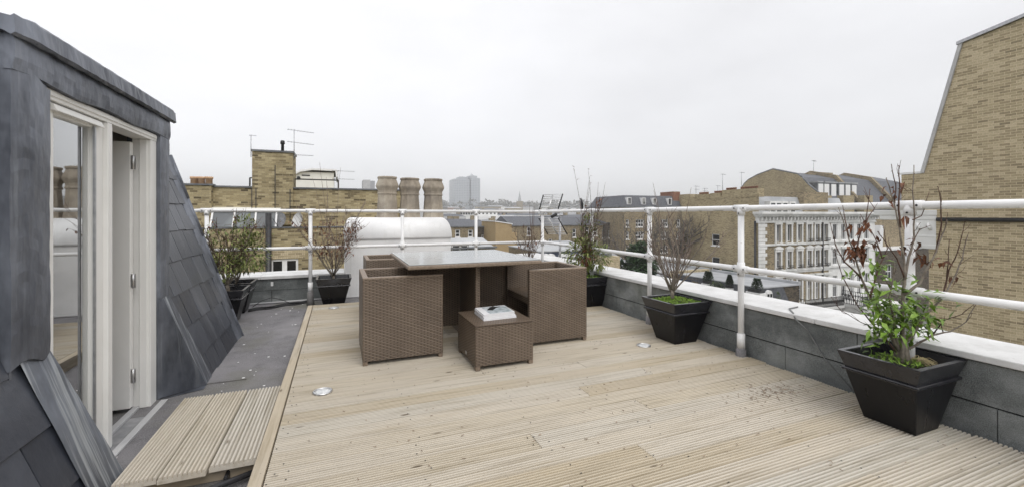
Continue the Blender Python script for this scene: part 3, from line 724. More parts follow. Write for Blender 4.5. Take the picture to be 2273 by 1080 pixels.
# planter behind the right armchair
planter(2.85, 4.53, 0, 'black planter half hidden behind the right armchair', soilz=.0)
bush('shrub', (2.84, 4.55, .34), 'shrub with olive and rusty leaves behind the right armchair', 12, 8, .92, .20, 4, .009, [('olive_leaf', 120, .05, .018, .45, .85, .04), ('dead_leaf', 14, .045, .022, .95, 1.5, .02)], .09, tall=6, balls=(('olive_leaf', (-.11, -.05, .28), .20, .17, 420, .075, .024), ('olive_leaf', (.10, -.03, .25), .19, .17, 340, .075, .024), ('olive_leaf', (.06, .05, .62), .07, .13, 110, .06, .019), ('dead_leaf', (-.10, -.15, .27), .12, .10, 110, .06, .020), ('olive_leaf', (.0, 0, .14), .08, .07, 80, .06, .02)))
m = MB(); groundcover(m, 2.85, 4.53, .335, .17, .17, 500, q, .03, .007)
tag(m.build('moss', 'moss'), 'green moss on the soil of the planter behind the right armchair', 'moss', kind='stuff')
# planter by the back parapet
planter(-.055, 6.0, felt_z(6.0), 'black planter at the back between a railing post and the left chairs')
bush('shrub', (-.06, 6.0, .265), 'leafless shrub with curled brown leaves, in the planter by the back railing', 13, 12, 1.05, .95, 4, .0085, [('dead_leaf', 210, .055, .022, .30, .72, .035), ('dry_leaf', 260, .05, .020, .3, .72, .04)], .06, tall=5, twigmat='twig_bark')
# two planters tucked behind the slate slope
planter(-1.15, 5.52, felt_z(5.52), 'black planter tucked behind the slate slope, front one of two')
planter(-1.15, 5.99, felt_z(5.99), 'black planter behind the slate slope, rear one of two')
bush('shrub', (-1.13, 5.55, .25), 'dense olive-leaved shrub leaning out from behind the slate slope', 14, 10, .86, .48, 5, .011, [('olive_leaf', 380, .06, .02, .2, .95, .05), ('dead_leaf', 40, .05, .022, .8, 1.3, .02)], .08, balls=(('olive_leaf', (.22, 0, .42), .17, .22, 420, .07, .022), ('olive_leaf', (.14, .1, .72), .10, .12, 130, .065, .02), ('olive_leaf', (-.05, -.1, .3), .18, .16, 200, .06, .02)))
bush('shrub', (-1.14, 6.0, .25), 'thin twiggy shrub in the rear planter behind the slate slope', 15, 8, .70, .5, 4, .008, [('dry_leaf', 120, .03, .012, .3, 1, .03)], .08, tall=3)
# planter hidden behind the table, its twigs show above it
planter(2.52, 5.47, 0, 'black planter behind the dining table in the far deck corner')
bush('shrub', (2.50, 5.5, .345), 'thin bare shrub showing above the far corner of the table', 16, 8, .62, .55, 3, .008, [('dry_leaf', 30, .03, .014, .3, 1, .03), ('dead_leaf', 14, .05, .025, .45, .6, .03)], .07, tall=4)


# ------------------------------------------------------------------ slate mansard and the dormer with the door
def SX(z): return -.885 - .33 * (z + .1)
SN_ = V((1, 0, .33)).normalized(); ST = V((-.33, 0, 1)).normalized()
def SP(y, h, n=0.): return V((SX(-.1), y, -.1)) + ST * h + SN_ * n
ms = thing('mansard_roof', (-1.5, 4.2, -.1), 'steep slate roof slope either side of the door, edged in lead', 'roof')
q = random.Random(9)
def slates(mb, yfun, h1, ys):
    h = -.05; row = 0; ch = .235
    while h < h1:
        y = ys - q.uniform(0, .2)
        while True:
            w = q.uniform(.17, .30); a, b = y + .003, y + w - .003
            lo, hi = yfun(h + ch / 2); a, b = max(a, lo), min(b, hi)
            if b - a > .015:
                t = q.uniform(-.0015, .0015); hh = h + q.uniform(-.004, .004)
                m0 = [(a, hh, .014 + t), (b, hh, .014 - t), (b, h + ch + .05, .003), (a, h + ch + .05, .003)]
                mb.hexa([SP(p[0], p[1], p[2] - .006) for p in m0], [SP(*p) for p in m0])
            y += w
            if y > hi: break
        h += ch; row += 1
m = MB(); slates(m, lambda h: (-1.6, 2.07 if h > .70 else 2.26 - .1 * h), 1.9, -1.6); slates(m, lambda h: (3.60 + max(0, .13 - .22 * h), 4.79), 1.9, 3.5); m.build('slates', 'slate', ms, .0015, 1)
m = MB()
for ya, yb in ((-1.6, 2.066), (3.64, 4.84)):
    m.hexa([(SX(-.16) - .012, ya, -.16), (SX(1.74) - .012, ya, 1.74), (-3.2, ya, 1.74), (-3.2, ya, -.16)], [(SX(-.16) - .012, yb, -.16), (SX(1.74) - .012, yb, 1.74), (-3.2, yb, 1.74), (-3.2, yb, -.16)])
m.hexa([(SX(-.16) - .012, 2.0, -.16), (SX(.56) - .012, 2.0, .56), (-1.3, 2.0, .56), (-1.3, 2.0, -.16)], [(SX(-.16) - .012, 2.288, -.16), (SX(.56) - .012, 2.288, .56), (-1.3, 2.288, .56), (-1.3, 2.288, -.16)])
m.build('roof_body', 'lead_dark', ms)
m = MB()
for i, (ha, hb) in enumerate(((-.03, .33), (.32, .70), (.69, 1.07), (1.06, 1.44), (1.43, 1.84))):
    y0, y1 = 4.70, 4.865; k = .012 - i * .0008
    for j in range(4):
        a, b = ha + (hb - ha) * j / 4, ha + (hb - ha) * (j + 1) / 4
        w0, w1 = q.uniform(-.006, .006), q.uniform(-.006, .006)
        m.hexa([SP(y0 + w0, a, k), SP(y1, a, k + .012), SP(y1, a, -.02), SP(y0 + w0, a, .004)], [SP(y0 + w0, b, k - .002), SP(y1, b, k + .010), SP(y1, b, -.02), SP(y0 + w0, b, .004)])
    m.tube([SP(4.868, ha - .01, .012), SP(4.868, hb, .010)], [.0235, .0215], 12)
m.build('verge_lead', 'lead', ms)

dm = thing('dormer', (-1.1, 2.85, -.12), 'lead clad roof dormer holding a white glazed double door', 'dormer')
FX = -1.10
def sheet(mb, P, nu, nv, amp, q, thick=None):           # dented sheet: P(u, v) -> point, normal +X
    g = [[P(i / nu, j / nv) + V((q.uniform(-amp, amp), 0, 0)) for j in range(nv + 1)] for i in range(nu + 1)]
    for i in range(nu):
        for j in range(nv): mb.poly([g[i][j], g[i + 1][j], g[i + 1][j + 1], g[i][j + 1]], True)
    e = V((-.025, 0, 0)); rim = [g[i][0] for i in range(nu + 1)] + [g[nu][j] for j in range(1, nv + 1)] + [g[i][nv] for i in range(nu - 1, -1, -1)] + [g[0][j] for j in range(nv - 1, 0, -1)]
    for a, b in zip(rim, rim[1:] + rim[:1]): mb.poly([a, b, b + e, a + e])
# roof cap
m = MB(); rings = []
prof = [(-3.2, 1.80), (-1.22, 1.825), (-1.085, 1.824), (-1.052, 1.818), (-1.042, 1.806), (-1.036, 1.742), (-1.050, 1.733), (-1.085, 1.746), (-3.2, 1.746)]
n = 44
for i in range(n + 1):
    y = 2.045 + (3.64 - 2.045) * i / n; e = min(1., min(i, n - i) / 2.5)
    rings.append([V((x + (q.gauss(0, .0014) if 2 <= k <= 6 else 0) - (.012 * (1 - e) if 2 <= k <= 6 else 0), y, z + (q.gauss(0, .0016) if k in (4, 5, 6) else 0) - (.02 * (1 - e) if k in (1, 2, 3) else 0))) for k, (x, z) in enumerate(prof)])
m.loft(rings, False); m.build('roof_cap', 'lead', dm)
m = MB(); m.tube([(-1.09, 2.155, 1.817), (-1.055, 2.152, 1.79), (-1.043, 2.15, 1.735)], .004, 6); m.build('lap_joint', 'lead', dm)
# fascia and jamb covers
m = MB()
sheet(m, lambda u, v: V((-1.070 + .006 * math.sin(v * math.pi), 2.068 + 1.525 * u, 1.617 + .006 * math.sin(u * 17) + v * .13)), 40, 6, .002, q)
m.box(-1.3, 2.083, 1.62, -1.082, 3.605, 1.744); m.build('fascia', 'lead', dm)
m = MB(); m.box(-1.25, 2.088, .56, -1.084, 2.292, 1.618)
sheet(m, lambda u, v: V((-1.076 + .008 * math.sin(u * math.pi), 2.070 + u * .225 + .004 * math.sin(v * 9), .545 + .02 * math.sin(u * 5) + v * 1.075)), 8, 26, .0018, q); m.build('jamb_cover', 'lead', dm)
m = MB(); m.box(-1.25, 3.446, -.1, -1.084, 3.60, 1.618)
sheet(m, lambda u, v: V((-1.076 + .006 * math.sin(u * math.pi), 3.443 + u * .162, .56 + v * 1.06)), 6, 26, .0018, q); m.build('jamb_cover', 'lead', dm)
m = MB(); m.box(-3.2, 2.075, -.1, -1.082, 2.087, 1.745); m.build('cheek', 'lead', dm)
m = MB(); m.tube([(-1.30, 2.07, .9), (-1.30, 2.07, 1.745)], .012, 8); m.build('standing_seam', 'lead', dm)
m = MB(); m.box(-3.2, 3.605, -.1, -1.082, 3.617, 1.745); m.build('cheek', 'lead', dm)
# lead flashings where the slope meets the opening
def zs(h): return -.1 + ST.z * h
m = MB(); N_ = 14
L0 = [SP(2.13 + .05 * (1 - k / N_) , .70 * k / N_ + .0, .018 + .001 * math.sin(k)) for k in range(N_ + 1)]
L1 = [SP(2.295 + .125 * (1 - k / N_) ** 1.0, .71 * k / N_, .023 + .001 * math.sin(k * 1.7)) for k in range(N_ + 1)]
for k in range(N_): m.poly([L0[k], L1[k], L1[k + 1], L0[k + 1]], True); m.poly([L1[k], L1[k] + V((-.16, -.004, 0)), L1[k + 1] + V((-.16, -.004, 0)), L1[k + 1]], True)
m.build('flashing', 'lead_washed', dm)
m = MB()
L0 = [SP(3.485 + .115 * (1 - k / N_), .72 * k / N_, .024 + .001 * math.sin(k)) for k in range(N_ + 1)]
L1 = [SP(3.60 + .175 * (1 - k / N_), .74 * k / N_, .020 + .0015 * math.sin(k * 1.3)) for k in range(N_ + 1)]
for k in range(N_): m.poly([L0[k], L1[k], L1[k + 1], L0[k + 1]], True)
m.build('flashing', 'lead_washed', dm)
m = MB()
for k in range(N_):
    f0, f1 = V((FX + .012, 3.443, max(-.1, L0[k].z))), V((FX + .012, 3.443, L0[k + 1].z)); m.poly([L0[k], L0[k + 1], f1, f0], True)
m.poly([L0[0], V((FX + .012, 3.443, -.1)), V((FX + .03, 3.44, felt_z(3.4) + .004)), V((-.86, 3.53, felt_z(3.5) + .004))])
m.build('flashing', 'lead', dm)

# door frame
dp = 'door_paint'
m = MB(); m.box(FX - .09, 2.293, -.105, FX, 2.345, 1.572); m.box(FX - .09, 3.352, -.105, FX + .004, 3.442, 1.572); m.box(FX - .09, 2.293, 1.573, FX + .006, 3.442, 1.617)
m.box(FX - .05, 3.340, -.10, FX - .012, 3.3515, 1.572); m.box(FX + .0065, 2.30, 1.588, FX + .012, 3.43, 1.610); m.build('door_frame', dp, dm, .004)
lf = MB(); lf.box(FX - .055, 2.347, -.09, FX - .008, 2.388, 1.570); lf.box(FX - .055, 2.702, -.09, FX - .008, 2.792, 1.570); lf.box(FX - .055, 2.3885, 1.522, FX - .008, 2.7015, 1.570); lf.box(FX - .055, 2.3885, -.09, FX - .008, 2.7015, .02)
leaf_ = lf.build('door', dp, dm, .004)
m = MB(); m.box(FX - .034, 2.386, .018, FX - .030, 2.704, 1.524); m.build('pane', 'clear_glass', leaf_)
m = MB(); m.hexa([(FX - .0075, 2.36, 1.535), (FX + .018, 2.36, 1.533), (FX + .018, 2.75, 1.533), (FX - .0075, 2.75, 1.535)], [(FX - .0075, 2.36, 1.566), (FX + .004, 2.36, 1.562), (FX + .004, 2.75, 1.562), (FX - .0075, 2.75, 1.566)]); m.build('drip_bead', dp, leaf_, .003)
m = MB(); m.box(FX - .05, 2.793, -.098, FX + .012, 2.838, 1.570); m.box(FX - .055, 2.838, -.098, FX + .004, 2.862, 1.560); m.build('meeting_stile', dp, leaf_, .004)
m = MB(); m.box(FX - .006, 2.69, -.085, FX + .002, 2.703, 1.53); m.build('glazing_bead', 'grey_metal', leaf_)
lf = MB(); y0, y1 = 3.285, 3.328; xh = FX - .075; W_ = .50
lf.box(xh - .098, y0, -.075, xh, y1, 1.545); lf.box(xh - W_, y0, -.075, xh - W_ + .095, y1, 1.545); lf.box(xh - W_ + .0955, y0, 1.46, xh - .0985, y1, 1.545); lf.box(xh - W_ + .0955, y0, -.075, xh - .0985, y1, .05)
leaf2 = lf.build('door', dp, dm, .003); tag(leaf2, 'glazed leaf standing open into the room')
m = MB(); m.box(xh - W_ + .094, y0 + .018, .048, xh - .097, y0 + .022, 1.462); m.build('pane', 'clear_glass', leaf2)
for z in (.12, .70, 1.42):
    m = MB(); m.box(xh + .0005, y0 + .008, z - .042, FX - .051, y0 + .012, z + .042); m.tube([(xh + .012, y0 + .004, z - .043), (xh + .012, y0 + .004, z + .043)], .0055, 8); m.build('hinge', 'bright_metal', leaf2)
m = MB(); m.box(FX - .1, 2.30, -.122, FX + .075, 3.44, -.112); m.box(FX - .085, 2.346, -.1115, FX - .05, 3.35, -.088); m.box(FX + .03, 2.30, -.1115, FX + .068, 3.438, -.098); m.build('threshold', 'grey_render', dm, .003)
m = MB(); m.box(FX - .045, 2.346, -.1115, FX + .025, 3.35, -.104); m.build('threshold_track', 'grey_metal', dm)
m = MB(); m.box(-3.1, 2.10, -.16, FX - .101, 3.60, -.11); m.build('room_floor', 'floor_wood', dm)
m = MB(); m.box(-3.15, 2.10, -.11, -3.1, 3.60, 1.70); m.box(-3.1, 2.09, -.11, FX - .12, 2.10, 1.70); m.box(-3.1, 3.60, -.11, FX - .10, 3.604, 1.70); m.box(-3.1, 2.1, 1.70, FX - .09, 3.6, 1.72); m.build('room_wall', 'interior_wall', dm)

# ------------------------------------------------------------------ helpers for buildings
def window(parent, M, u0, u1, v0, v1, depth=.12, vb=0, mid=True, pane='pane', fr='white_paint', t=.06, sill=True, surround=None):
    f = MB(); d0, d1 = -depth + .005, -depth + .055
    f.mbox(M, u0, u0 + t, v0, v1, d0, d1); f.mbox(M, u1 - t, u1, v0, v1, d0, d1)
    f.mbox(M, u0 + t, u1 - t, v0, v0 + t, d0, d1); f.mbox(M, u0 + t, u1 - t, v1 - t, v1, d0, d1)
    if mid: vm = (v0 + v1) / 2; f.mbox(M, u0 + t, u1 - t, vm - t * .4, vm + t * .4, d0, d1 - .004)
    for k in range(vb):
        um = u0 + (u1 - u0) * (k + 1) / (vb + 1); f.mbox(M, um - t * .35, um + t * .35, v0 + t, v1 - t, d0 + .003, d1 - .009)
    if sill: f.mbox(M, u0 - .07, u1 + .07, v0 - .12, v0 - .002, -.02, .08)
    w = f.build('window', fr, parent)
    g = MB(); g.mbox(M, u0 + .01, u1 - .01, v0 + .01, v1 - .01, -depth - .03, -depth + .004); g.build('pane', pane, w)
    if surround: s = MB(); surround(s, u0, u1, v0, v1); s.build('surround', 'stucco', w)
    return w
def shell(mb, x0, x1, y0, y1, z0, z1, S=(), Wo=(), depth=.12, top=True):
    mb.wall(FS(y0), x0, x1, z0, z1, S, depth); mb.wall(FW(x0), y0, y1, z0, z1, Wo, depth)
    mb.poly([(x1, y0, z0), (x1, y1, z0), (x1, y1, z1), (x1, y0, z1)]); mb.poly([(x1, y1, z0), (x0, y1, z0), (x0, y1, z1), (x1, y1, z1)])
    if top: mb.poly([(x0, y0, z1), (x1, y0, z1), (x1, y1, z1), (x0, y1, z1)])
    return mb
def bld(name, loc, label, cat='building', group=None): return thing(name, loc, label, cat, group)
def px_rect(x0, y0, x1, y1, **k):
    a, b = at(x0, y0, **k), at(x1, y1, **k)
    return (a, b)
def yagi(name, base, h, label, n=9, L=.9, ang=0., tilt=0., group=None, vert=False, mat='grey_metal', r=.012, two=False):
    th = thing(name, base, label, 'aerial', group); b = V(base)
    MB().tube([b, b + V((0, 0, h))], r, 6).build('mast', mat, th)
    m = MB(); d = V((math.cos(ang), math.sin(ang), tilt)).normalized(); e = V((0, 0, 1)) if vert else V((-math.sin(ang), math.cos(ang), 0))
    for zz in ((0., -.4 * h) if two else (0.,)):
        c = b + V((0, 0, h * .97 + zz)); m.tube([c - d * L * .25, c + d * L * .75], r * .7, 5)
        for k in range(n):
            p = c + d * L * (-.22 + .95 * k / (n - 1)); l = (.17 - .07 * k / n) * (L / .9) ; m.tube([p - e * l, p + e * l], r * .45, 4)
    m.build('array', mat, th); return th

# ------------------------------------------------------------------ white stack with three pots just beyond the parapet
ws = bld('chimney_stack', (.84, 6.9, .2), 'white rendered chimney stack carrying three big stone pots, at the back parapet', 'chimney')
m = MB(); YF = 6.43; rings = []
def wsr(f, x0, x1, yf, yb, z): return [V((x0, yf, z)), V((x1, yf, z)), V((x1, yb, z)), V((x0, yb, z))]
m.box(.085, YF, -.6, 1.595, 7.5, .76); m.build('base', 'stack_render', ws, .01)
m = MB()
for k in range(11):
    a = k / 10 * math.pi / 2; s = math.sin(a); c = 1 - math.cos(a)
    rings.append(wsr(0, .072 + .11 * c, 1.608 - .11 * c, YF - .014 + .26 * c, 7.52 - .26 * c, .775 + .285 * s))
rings.insert(0, wsr(0, .072, 1.608, YF - .014, 7.52, .748))
m.loft(rings, True); m.build('rounded_top', 'stack_render', ws)
for i, px in enumerate((859.5, 909.5, 961.5)):
    c = at(px, 480, Y=6.97)
    pot = MB(); pr_ = [(.168, .0), (.160, .06), (.139, .36), (.150, .365), (.152, .385), (.143, .392), (.146, .425), (.172, .478), (.174, .50), (.160, .54), (.141, .585), (.139, .60), (.149, .605), (.150, .628), (.140, .634), (.118, .634), (.112, .5)]
    n8 = 8
    pot.loft([[V((c.x + r * 1.04 * math.cos(R(22.5) + q_ * 2 * math.pi / n8), c.y + r * 1.04 * math.sin(R(22.5) + q_ * 2 * math.pi / n8), 1.045 + z * (1.03 if i == 0 else 1.01))) for q_ in range(n8)] for r, z in pr_], False)
    pot.build('chimney_pot', 'stone_pot', ws, .006)

# grid aerial on a mast outside the corner
ga = thing('grid_aerial', (3.45, 6.5, .2), 'silver grid aerial with two slatted reflector panels on a mast at the rail corner', 'aerial')
bx = at(1243, 480, D=7.4)
MB().tube([(bx.x, bx.y, -.3), (bx.x, bx.y, bx.z + .06)], .02, 10).build('mast', 'grey_metal', ga)
def gridp(c00, c10, c01, c11, n):
    m = MB(); e = MB()
    for (a, b) in ((c00, c01), (c10, c11)): e.tube([a, b], .011, 6)
    for k in range(n): f = k / (n - 1); m.tube([c00.lerp(c01, f), c10.lerp(c11, f)], .0055, 5)
    m.tube([c00.lerp(c10, .5), c01.lerp(c11, .5)], .012, 6); return m, e
m, e = gridp(at(1197, 466, D=7.55), at(1239, 464, D=7.2), at(1206, 433, D=7.7), at(1249, 431, D=7.35), 9); m.build('reflector', 'bright_metal', ga); e.build('reflector_edge', 'dark_rubber', ga)
m, e = gridp(at(1196, 484, D=7.5), at(1239, 484, D=7.2), at(1216, 519, D=7.65), at(1259, 520, D=7.3), 11); m.build('reflector', 'bright_metal', ga); e.build('reflector_edge', 'dark_rubber', ga)
m = MB(); m.tube([at(1225, 478, D=7.3), at(1292, 452, D=7.0)], .008, 6); m.tube([at(1207, 480, D=7.4), at(1250, 478, D=7.35)], .014, 6); m.tube([at(1240, 466, D=7.3), at(1285, 449, D=7.05)], .004, 5); m.build('boom', 'grey_metal', ga)
m = MB(); m.tube([at(1289, 440, D=7), at(1292, 452, D=7), at(1293, 468, D=7)], [.012, .022, .012], 8); m.build('dipole', 'dark_rubber', ga); m = MB(); m.tube([at(1223, 482, D=7.25), at(1236, 475, D=7.25)], .025, 8); m.build('clamp', 'dark_rubber', ga)

# ------------------------------------------------------------------ brick house across the back
h1 = bld('brick_house', (-2, 15.4, -12), 'yellow stock brick house behind the back railing with a tall square chimney tower', 'house')
YA, YB_ = 16., 15.4
g = lambda px, py, Y=YA: at(px, py, Y=Y)
m = MB(); zt0 = g(650, 419).z; m.box(-9, YA, -12, 2.15, YA + 7, zt0); m.build('wall', 'old_stock_brick', h1)
m = MB(); m.box(-9, YA - .05, zt0, 2.2, YA + .3, zt0 + .05); m.build('wall_coping', 'lead_dark', h1)
m = MB(); a = g(473, 417); m.box(-9, YA - .22, -12, a.x, YA - .001, a.z + .06); m.build('pier', 'old_stock_brick', h1)
m = MB(); m.box(-9, YA - .26, a.z + .06, a.x + .05, YA + .1, a.z + .11); m.build('pier_coping', 'lead_dark', h1)
for i, (px, mt) in enumerate(((431, 'pale_terracotta'), (447, 'pale_terracotta'), (464, 'pale_terracotta'))):
    c = g(px, 411, YA + .15); MB().lathe([(.10, -.1), (.095, .17), (.115, .175), (.115, .24), (.085, .24), (.08, .1)], (c.x, c.y, c.z + .02), 16).build('chimney_pot', mt, h1)
m = MB(); a, b = g(561, 336), g(651, 341); m.box(a.x, YA - .12, zt0 - 1.2, b.x, YA + .95, b.z); m.build('chimney', 'old_stock_brick', h1)
m = MB(); m.box(a.x - .03, YA - .16, b.z, b.x + .03, YA + .99, b.z + .06); m.build('chimney_cap', 'lead_dark', h1)
c = g(624, 334); MB().tube([(c.x, YA + .4, b.z + .05), (c.x, YA + .4, b.z + .34), (c.x, YA + .4, b.z + .36), (c.x, YA + .4, b.z + .47)], [.05, .045, .075, .06], 10).build('flue', 'black_metal', h1)
ZL = g(640, 506, YB_).z
m = MB(); wa = (g(600, 575, YB_).x, g(662, 575, YB_).x, g(600, 604, YB_).z - .5, g(600, 575, YB_).z)
m.wall(FS(YB_), -9, 2.1, -12, ZL, [wa], .15); m.poly([(-9, YB_, ZL), (2.1, YB_, ZL), (2.1, YA, ZL), (-9, YA, ZL)]); m.poly([(2.1, YB_, -12), (2.1, YA, -12), (2.1, YA, ZL), (2.1, YB_, ZL)]); m.build('lower_wall', 'old_stock_brick', h1)
m = MB(); m.box(-9, YB_ - .03, ZL, 2.12, YB_ + .3, ZL + .04); m.build('wall_coping', 'lead_dark', h1)
um = (wa[0] + wa[1]) / 2
for ua, ub in ((wa[0], um), (um, wa[1])): window(h1, FS(YB_), ua, ub, wa[2], wa[3], .10, 0, ua == um, t=.07, sill=False)
m = MB()
for k in range(22): u = wa[0] - .2 + (wa[1] - wa[0] + .4) * k / 22; m.box(u + .004, YB_ - .006, wa[3] + .01, u + .052, YB_, wa[3] + .3)
m.build('brick_arch', 'yellow_brick', h1)
# leaning skylight strip
s0, s1 = g(470, 470, YB_ + .2), g(612, 505, YB_ + .05); z1, z0 = s0.z + .02, ZL + .05
m = MB()
for k in range(4): x = s0.x + (s1.x - s0.x) * k / 3; m.hexa([(x - .025, YB_ + .02, z0), (x + .025, YB_ + .02, z0), (x + .025, YB_ + .07, z0), (x - .025, YB_ + .07, z0)], [(x - .025, YB_ + .3, z1), (x + .025, YB_ + .3, z1), (x + .025, YB_ + .35, z1), (x - .025, YB_ + .35, z1)])
m.box(s0.x - .05, YB_ + .27, z1, s1.x + .05, YA - .002, z1 + .05); sk = m.build('skylight', 'white_paint', h1)
m = MB(); m.hexa([(s0.x, YB_ + .045, z0), (s1.x, YB_ + .045, z0), (s1.x, YB_ + .06, z0), (s0.x, YB_ + .06, z0)], [(s0.x, YB_ + .325, z1), (s1.x, YB_ + .325, z1), (s1.x, YB_ + .34, z1), (s0.x, YB_ + .34, z1)]); m.build('pane', 'skylight_pane', sk)
m = MB(); m.hexa([(s0.x - .1, YB_ + .22, z1 + .052), (s1.x + .1, YB_ + .22, z1 + .052), (s1.x + .1, YA - .003, z1 + .10), (s0.x - .1, YA - .003, z1 + .10)], [(s0.x - .1, YB_ + .22, z1 + .07), (s1.x + .1, YB_ + .22, z1 + .07), (s1.x + .1, YA - .003, z1 + .13), (s0.x - .1, YA - .003, z1 + .13)]); m.build('skylight_roof', 'cream_render', h1)
c = g(597, 500, YB_); MB().tube([(c.x, YB_ - .09, s0.z - .05), (c.x, YB_ - .09, -12)], .085, 10).build('downpipe', 'black_pipe', h1)
m = MB()
for xx in (g(570, 440).x, g(612, 440).x, g(645, 440).x, g(561, 440).x): m.tube([(xx, YA - .16, zt0 - .02 if xx != g(612, 440).x else zt0 + .75), (xx, YA - .16, ZL + .2)], .012, 5)
m.build('wall_cable', 'dark_rubber', h1)
a = g(592, 453); m = MB(); wv = (g(592, 450).x, g(606, 450).x, g(592, 485).z, g(592, 453).z); window(h1, FS(YA - .02), *wv, .03, 0, True, sill=False, t=.05)
m = MB()                                                # roof edge rails
for xs in ((g(548, 400).x, g(561, 400).x), (g(651, 402).x, g(751, 404).x)):
    m.tube([(xs[0], YA + .5, zt0 + .36), (xs[1], YA + .5, zt0 + .36)], .022, 6)
    for x in xs: m.tube([(x, YA + .5, zt0), (x, YA + .5, zt0 + .36)], .025, 6)
m.build('roof_rail', 'black_metal', h1)
for (px, py, dx, lab, mt) in ((622, 492, .35, 'dark grey satellite dish on the brick house ledge by the downpipe', 'grey_metal'), (666, 492, .5, 'white satellite dish on the brick house ledge', 'white_paint')):
    c = g(px, py, YB_ + .2); th = thing('satellite_dish', (c.x, c.y, ZL), lab, 'satellite dish', 'satellite dishes')
    m = MB(); d = V((-.85 if dx > .4 else -.4, -.6, .25)).normalized(); a_ = d.cross(V((0, 0, 1))).normalized(); b_ = a_.cross(d)
    m.loft([[c + d * (.10 * f * f) + (a_ * math.cos(k * .3927) + b_ * math.sin(k * .3927)) * (.02 + .26 * f) for k in range(16)] for f in (0, .3, .6, .85, 1)] + [[c + d * .11 + (a_ * math.cos(k * .3927) + b_ * math.sin(k * .3927)) * .285 for k in range(16)]], True, False); m.build('dish', mt, th)
    m = MB(); m.tube([c - V((0, 0, .02)), (c.x, c.y + .1, ZL + .02)], .02, 6); m.tube([c - b_ * .2, c + d * .35], .010, 5); m.build('arm', 'dark_rubber', th)
yagi('roof_aerial', (g(560, 345).x - .02, YA - .1, g(560, 350).z), .72, 'thin whip aerial on the left edge of the brick chimney tower', 3, .2, 0, 0)
yagi('roof_aerial', (g(652, 350).x + .02, YA - .1, g(652, 355).z), 1.0, 'tall two-array aerial on the right edge of the brick chimney tower', 9, .8, R(10), -.05, two=True)
yagi('roof_aerial', (g(652, 352).x + .04, YA - .06, g(652, 352).z), .12, 'low yagi aerial jutting right from the brick chimney tower', 14, .75, 0, 0)
yagi('roof_aerial', (g(750, 418).x, YA + .55, zt0), .72, 'aerial behind the white rooftop hut', 12, .75, 0, 0, two=True)

# white rooftop hut and a grey plant box further back
h2 = bld('rooftop_hut', (-2, 26, 0), 'cream rooftop hut with a curved white roof behind the brick parapet', 'hut')
k = lambda px, py: at(px, py, Y=26.)
m = MB(); a, b = k(640, 376), k(741, 430); m.box(a.x, 26, -2, b.x, 30, k(690, 378).z - .1); m.build('wall', 'cream_render', h2)
m = MB(); zr = k(690, 374).z; pts = [(a.x - .3, zr - .75), (a.x + .1, zr - .38), (a.x + .6, zr - .12), (a.x + 1.2, zr), (b.x + .15, zr - .02), (b.x + .2, zr - .45), (b.x + .12, zr - .45), (b.x + .08, zr - .12), (a.x + 1.2, zr - .10), (a.x + .6, zr - .22), (a.x + .1, zr - .50), (a.x - .3, zr - .87)]
m.hexa([(x, 25.8, z) for x, z in pts], [(x, 30.1, z) for x, z in pts]); m.build('roof', 'white_paint', h2)
m = MB(); a, b = k(670, 388), k(688, 391); m.box(a.x, 25.97, b.z, b.x, 25.999, a.z); c = k(663, 395); m.hexa([(c.x + .09 * math.cos(t_ * .628), 25.998, c.z + .09 * math.sin(t_ * .628)) for t_ in range(10)], [(c.x + .09 * math.cos(t_ * .628), 25.95, c.z + .09 * math.sin(t_ * .628)) for t_ in range(10)]); m.build('vent', 'dark_rubber', h2)
h3 = bld('plant_box', at(818, 421, Y=55.), 'grey rooftop plant box left of the stone chimney pots', 'plant room')
m = MB(); a, b = at(806, 399, Y=55.), at(822, 440, Y=55.); m.box(a.x, 55, b.z - 3, b.x, 58, a.z); m.build('housing', 'grey_render', h3)
m = MB(); c = at(832, 402, Y=55.5); m.box(b.x + .01, 55.4, b.z - 3, c.x, 58, c.z); m.build('side_housing', 'grey_metal', h3)

# ------------------------------------------------------------------ brick gable house on the right
h4 = bld('gable_house', (16, 6, -12), 'yellow brick gable wall towering over the right side, with a slanted edge', 'house')
XG = 16.
gg = lambda px, py: at(px, py, X=XG)
P = [gg(2086, 600), gg(2040, 385), gg(2138, 96), gg(2273, 40)]
yfar = 7.02; prof = [(-14., -12), (yfar, -12), (yfar, gg(2047, 385).z), (gg(2040, 385).y - .12, gg(2040, 385).z), (P[2].y, P[2].z), (1.5, 6.75), (-14, 6.75)]
prof[3] = (gg(2052, 385).y, gg(2045, 385).z)
m = MB(); m.hexa([(XG, y, z) for y, z in prof], [(XG + 9, y, z) for y, z in prof]); m.build('wall', 'yellow_brick', h4)
m = MB(); a, b = prof[3], prof[4]; t_ = V((0, b[0] - a[0], b[1] - a[1])).normalized(); n_ = V((0, t_.z * -1, t_.y)); n_ = -n_ if n_.y < 0 else n_
def bar(mb, a, b, n, w0, w1, x0, x1):
    A_, B_ = V((0, a[0], a[1])), V((0, b[0], b[1]))
    mb.hexa([A_ + n * w0 + V((x0, 0, 0)), B_ + n * w0 + V((x0, 0, 0)), B_ + n * w0 + V((x1, 0, 0)), A_ + n * w0 + V((x1, 0, 0))], [A_ + n * w1 + V((x0, 0, 0)), B_ + n * w1 + V((x0, 0, 0)), B_ + n * w1 + V((x1, 0, 0)), A_ + n * w1 + V((x1, 0, 0))])
bar(m, a, b, n_, .003, .085, XG - .05, XG + 9.05); m.build('sloping_coping', 'grey_render', h4)
m = MB(); a, b = (prof[4][0] + .12, prof[4][1] - .03), prof[5]; n2 = V((0, 0, 1)); bar(m, a, b, n2, .012, .10, XG - .07, XG + 9.05); m.build('top_coping', 'grey_metal', h4)
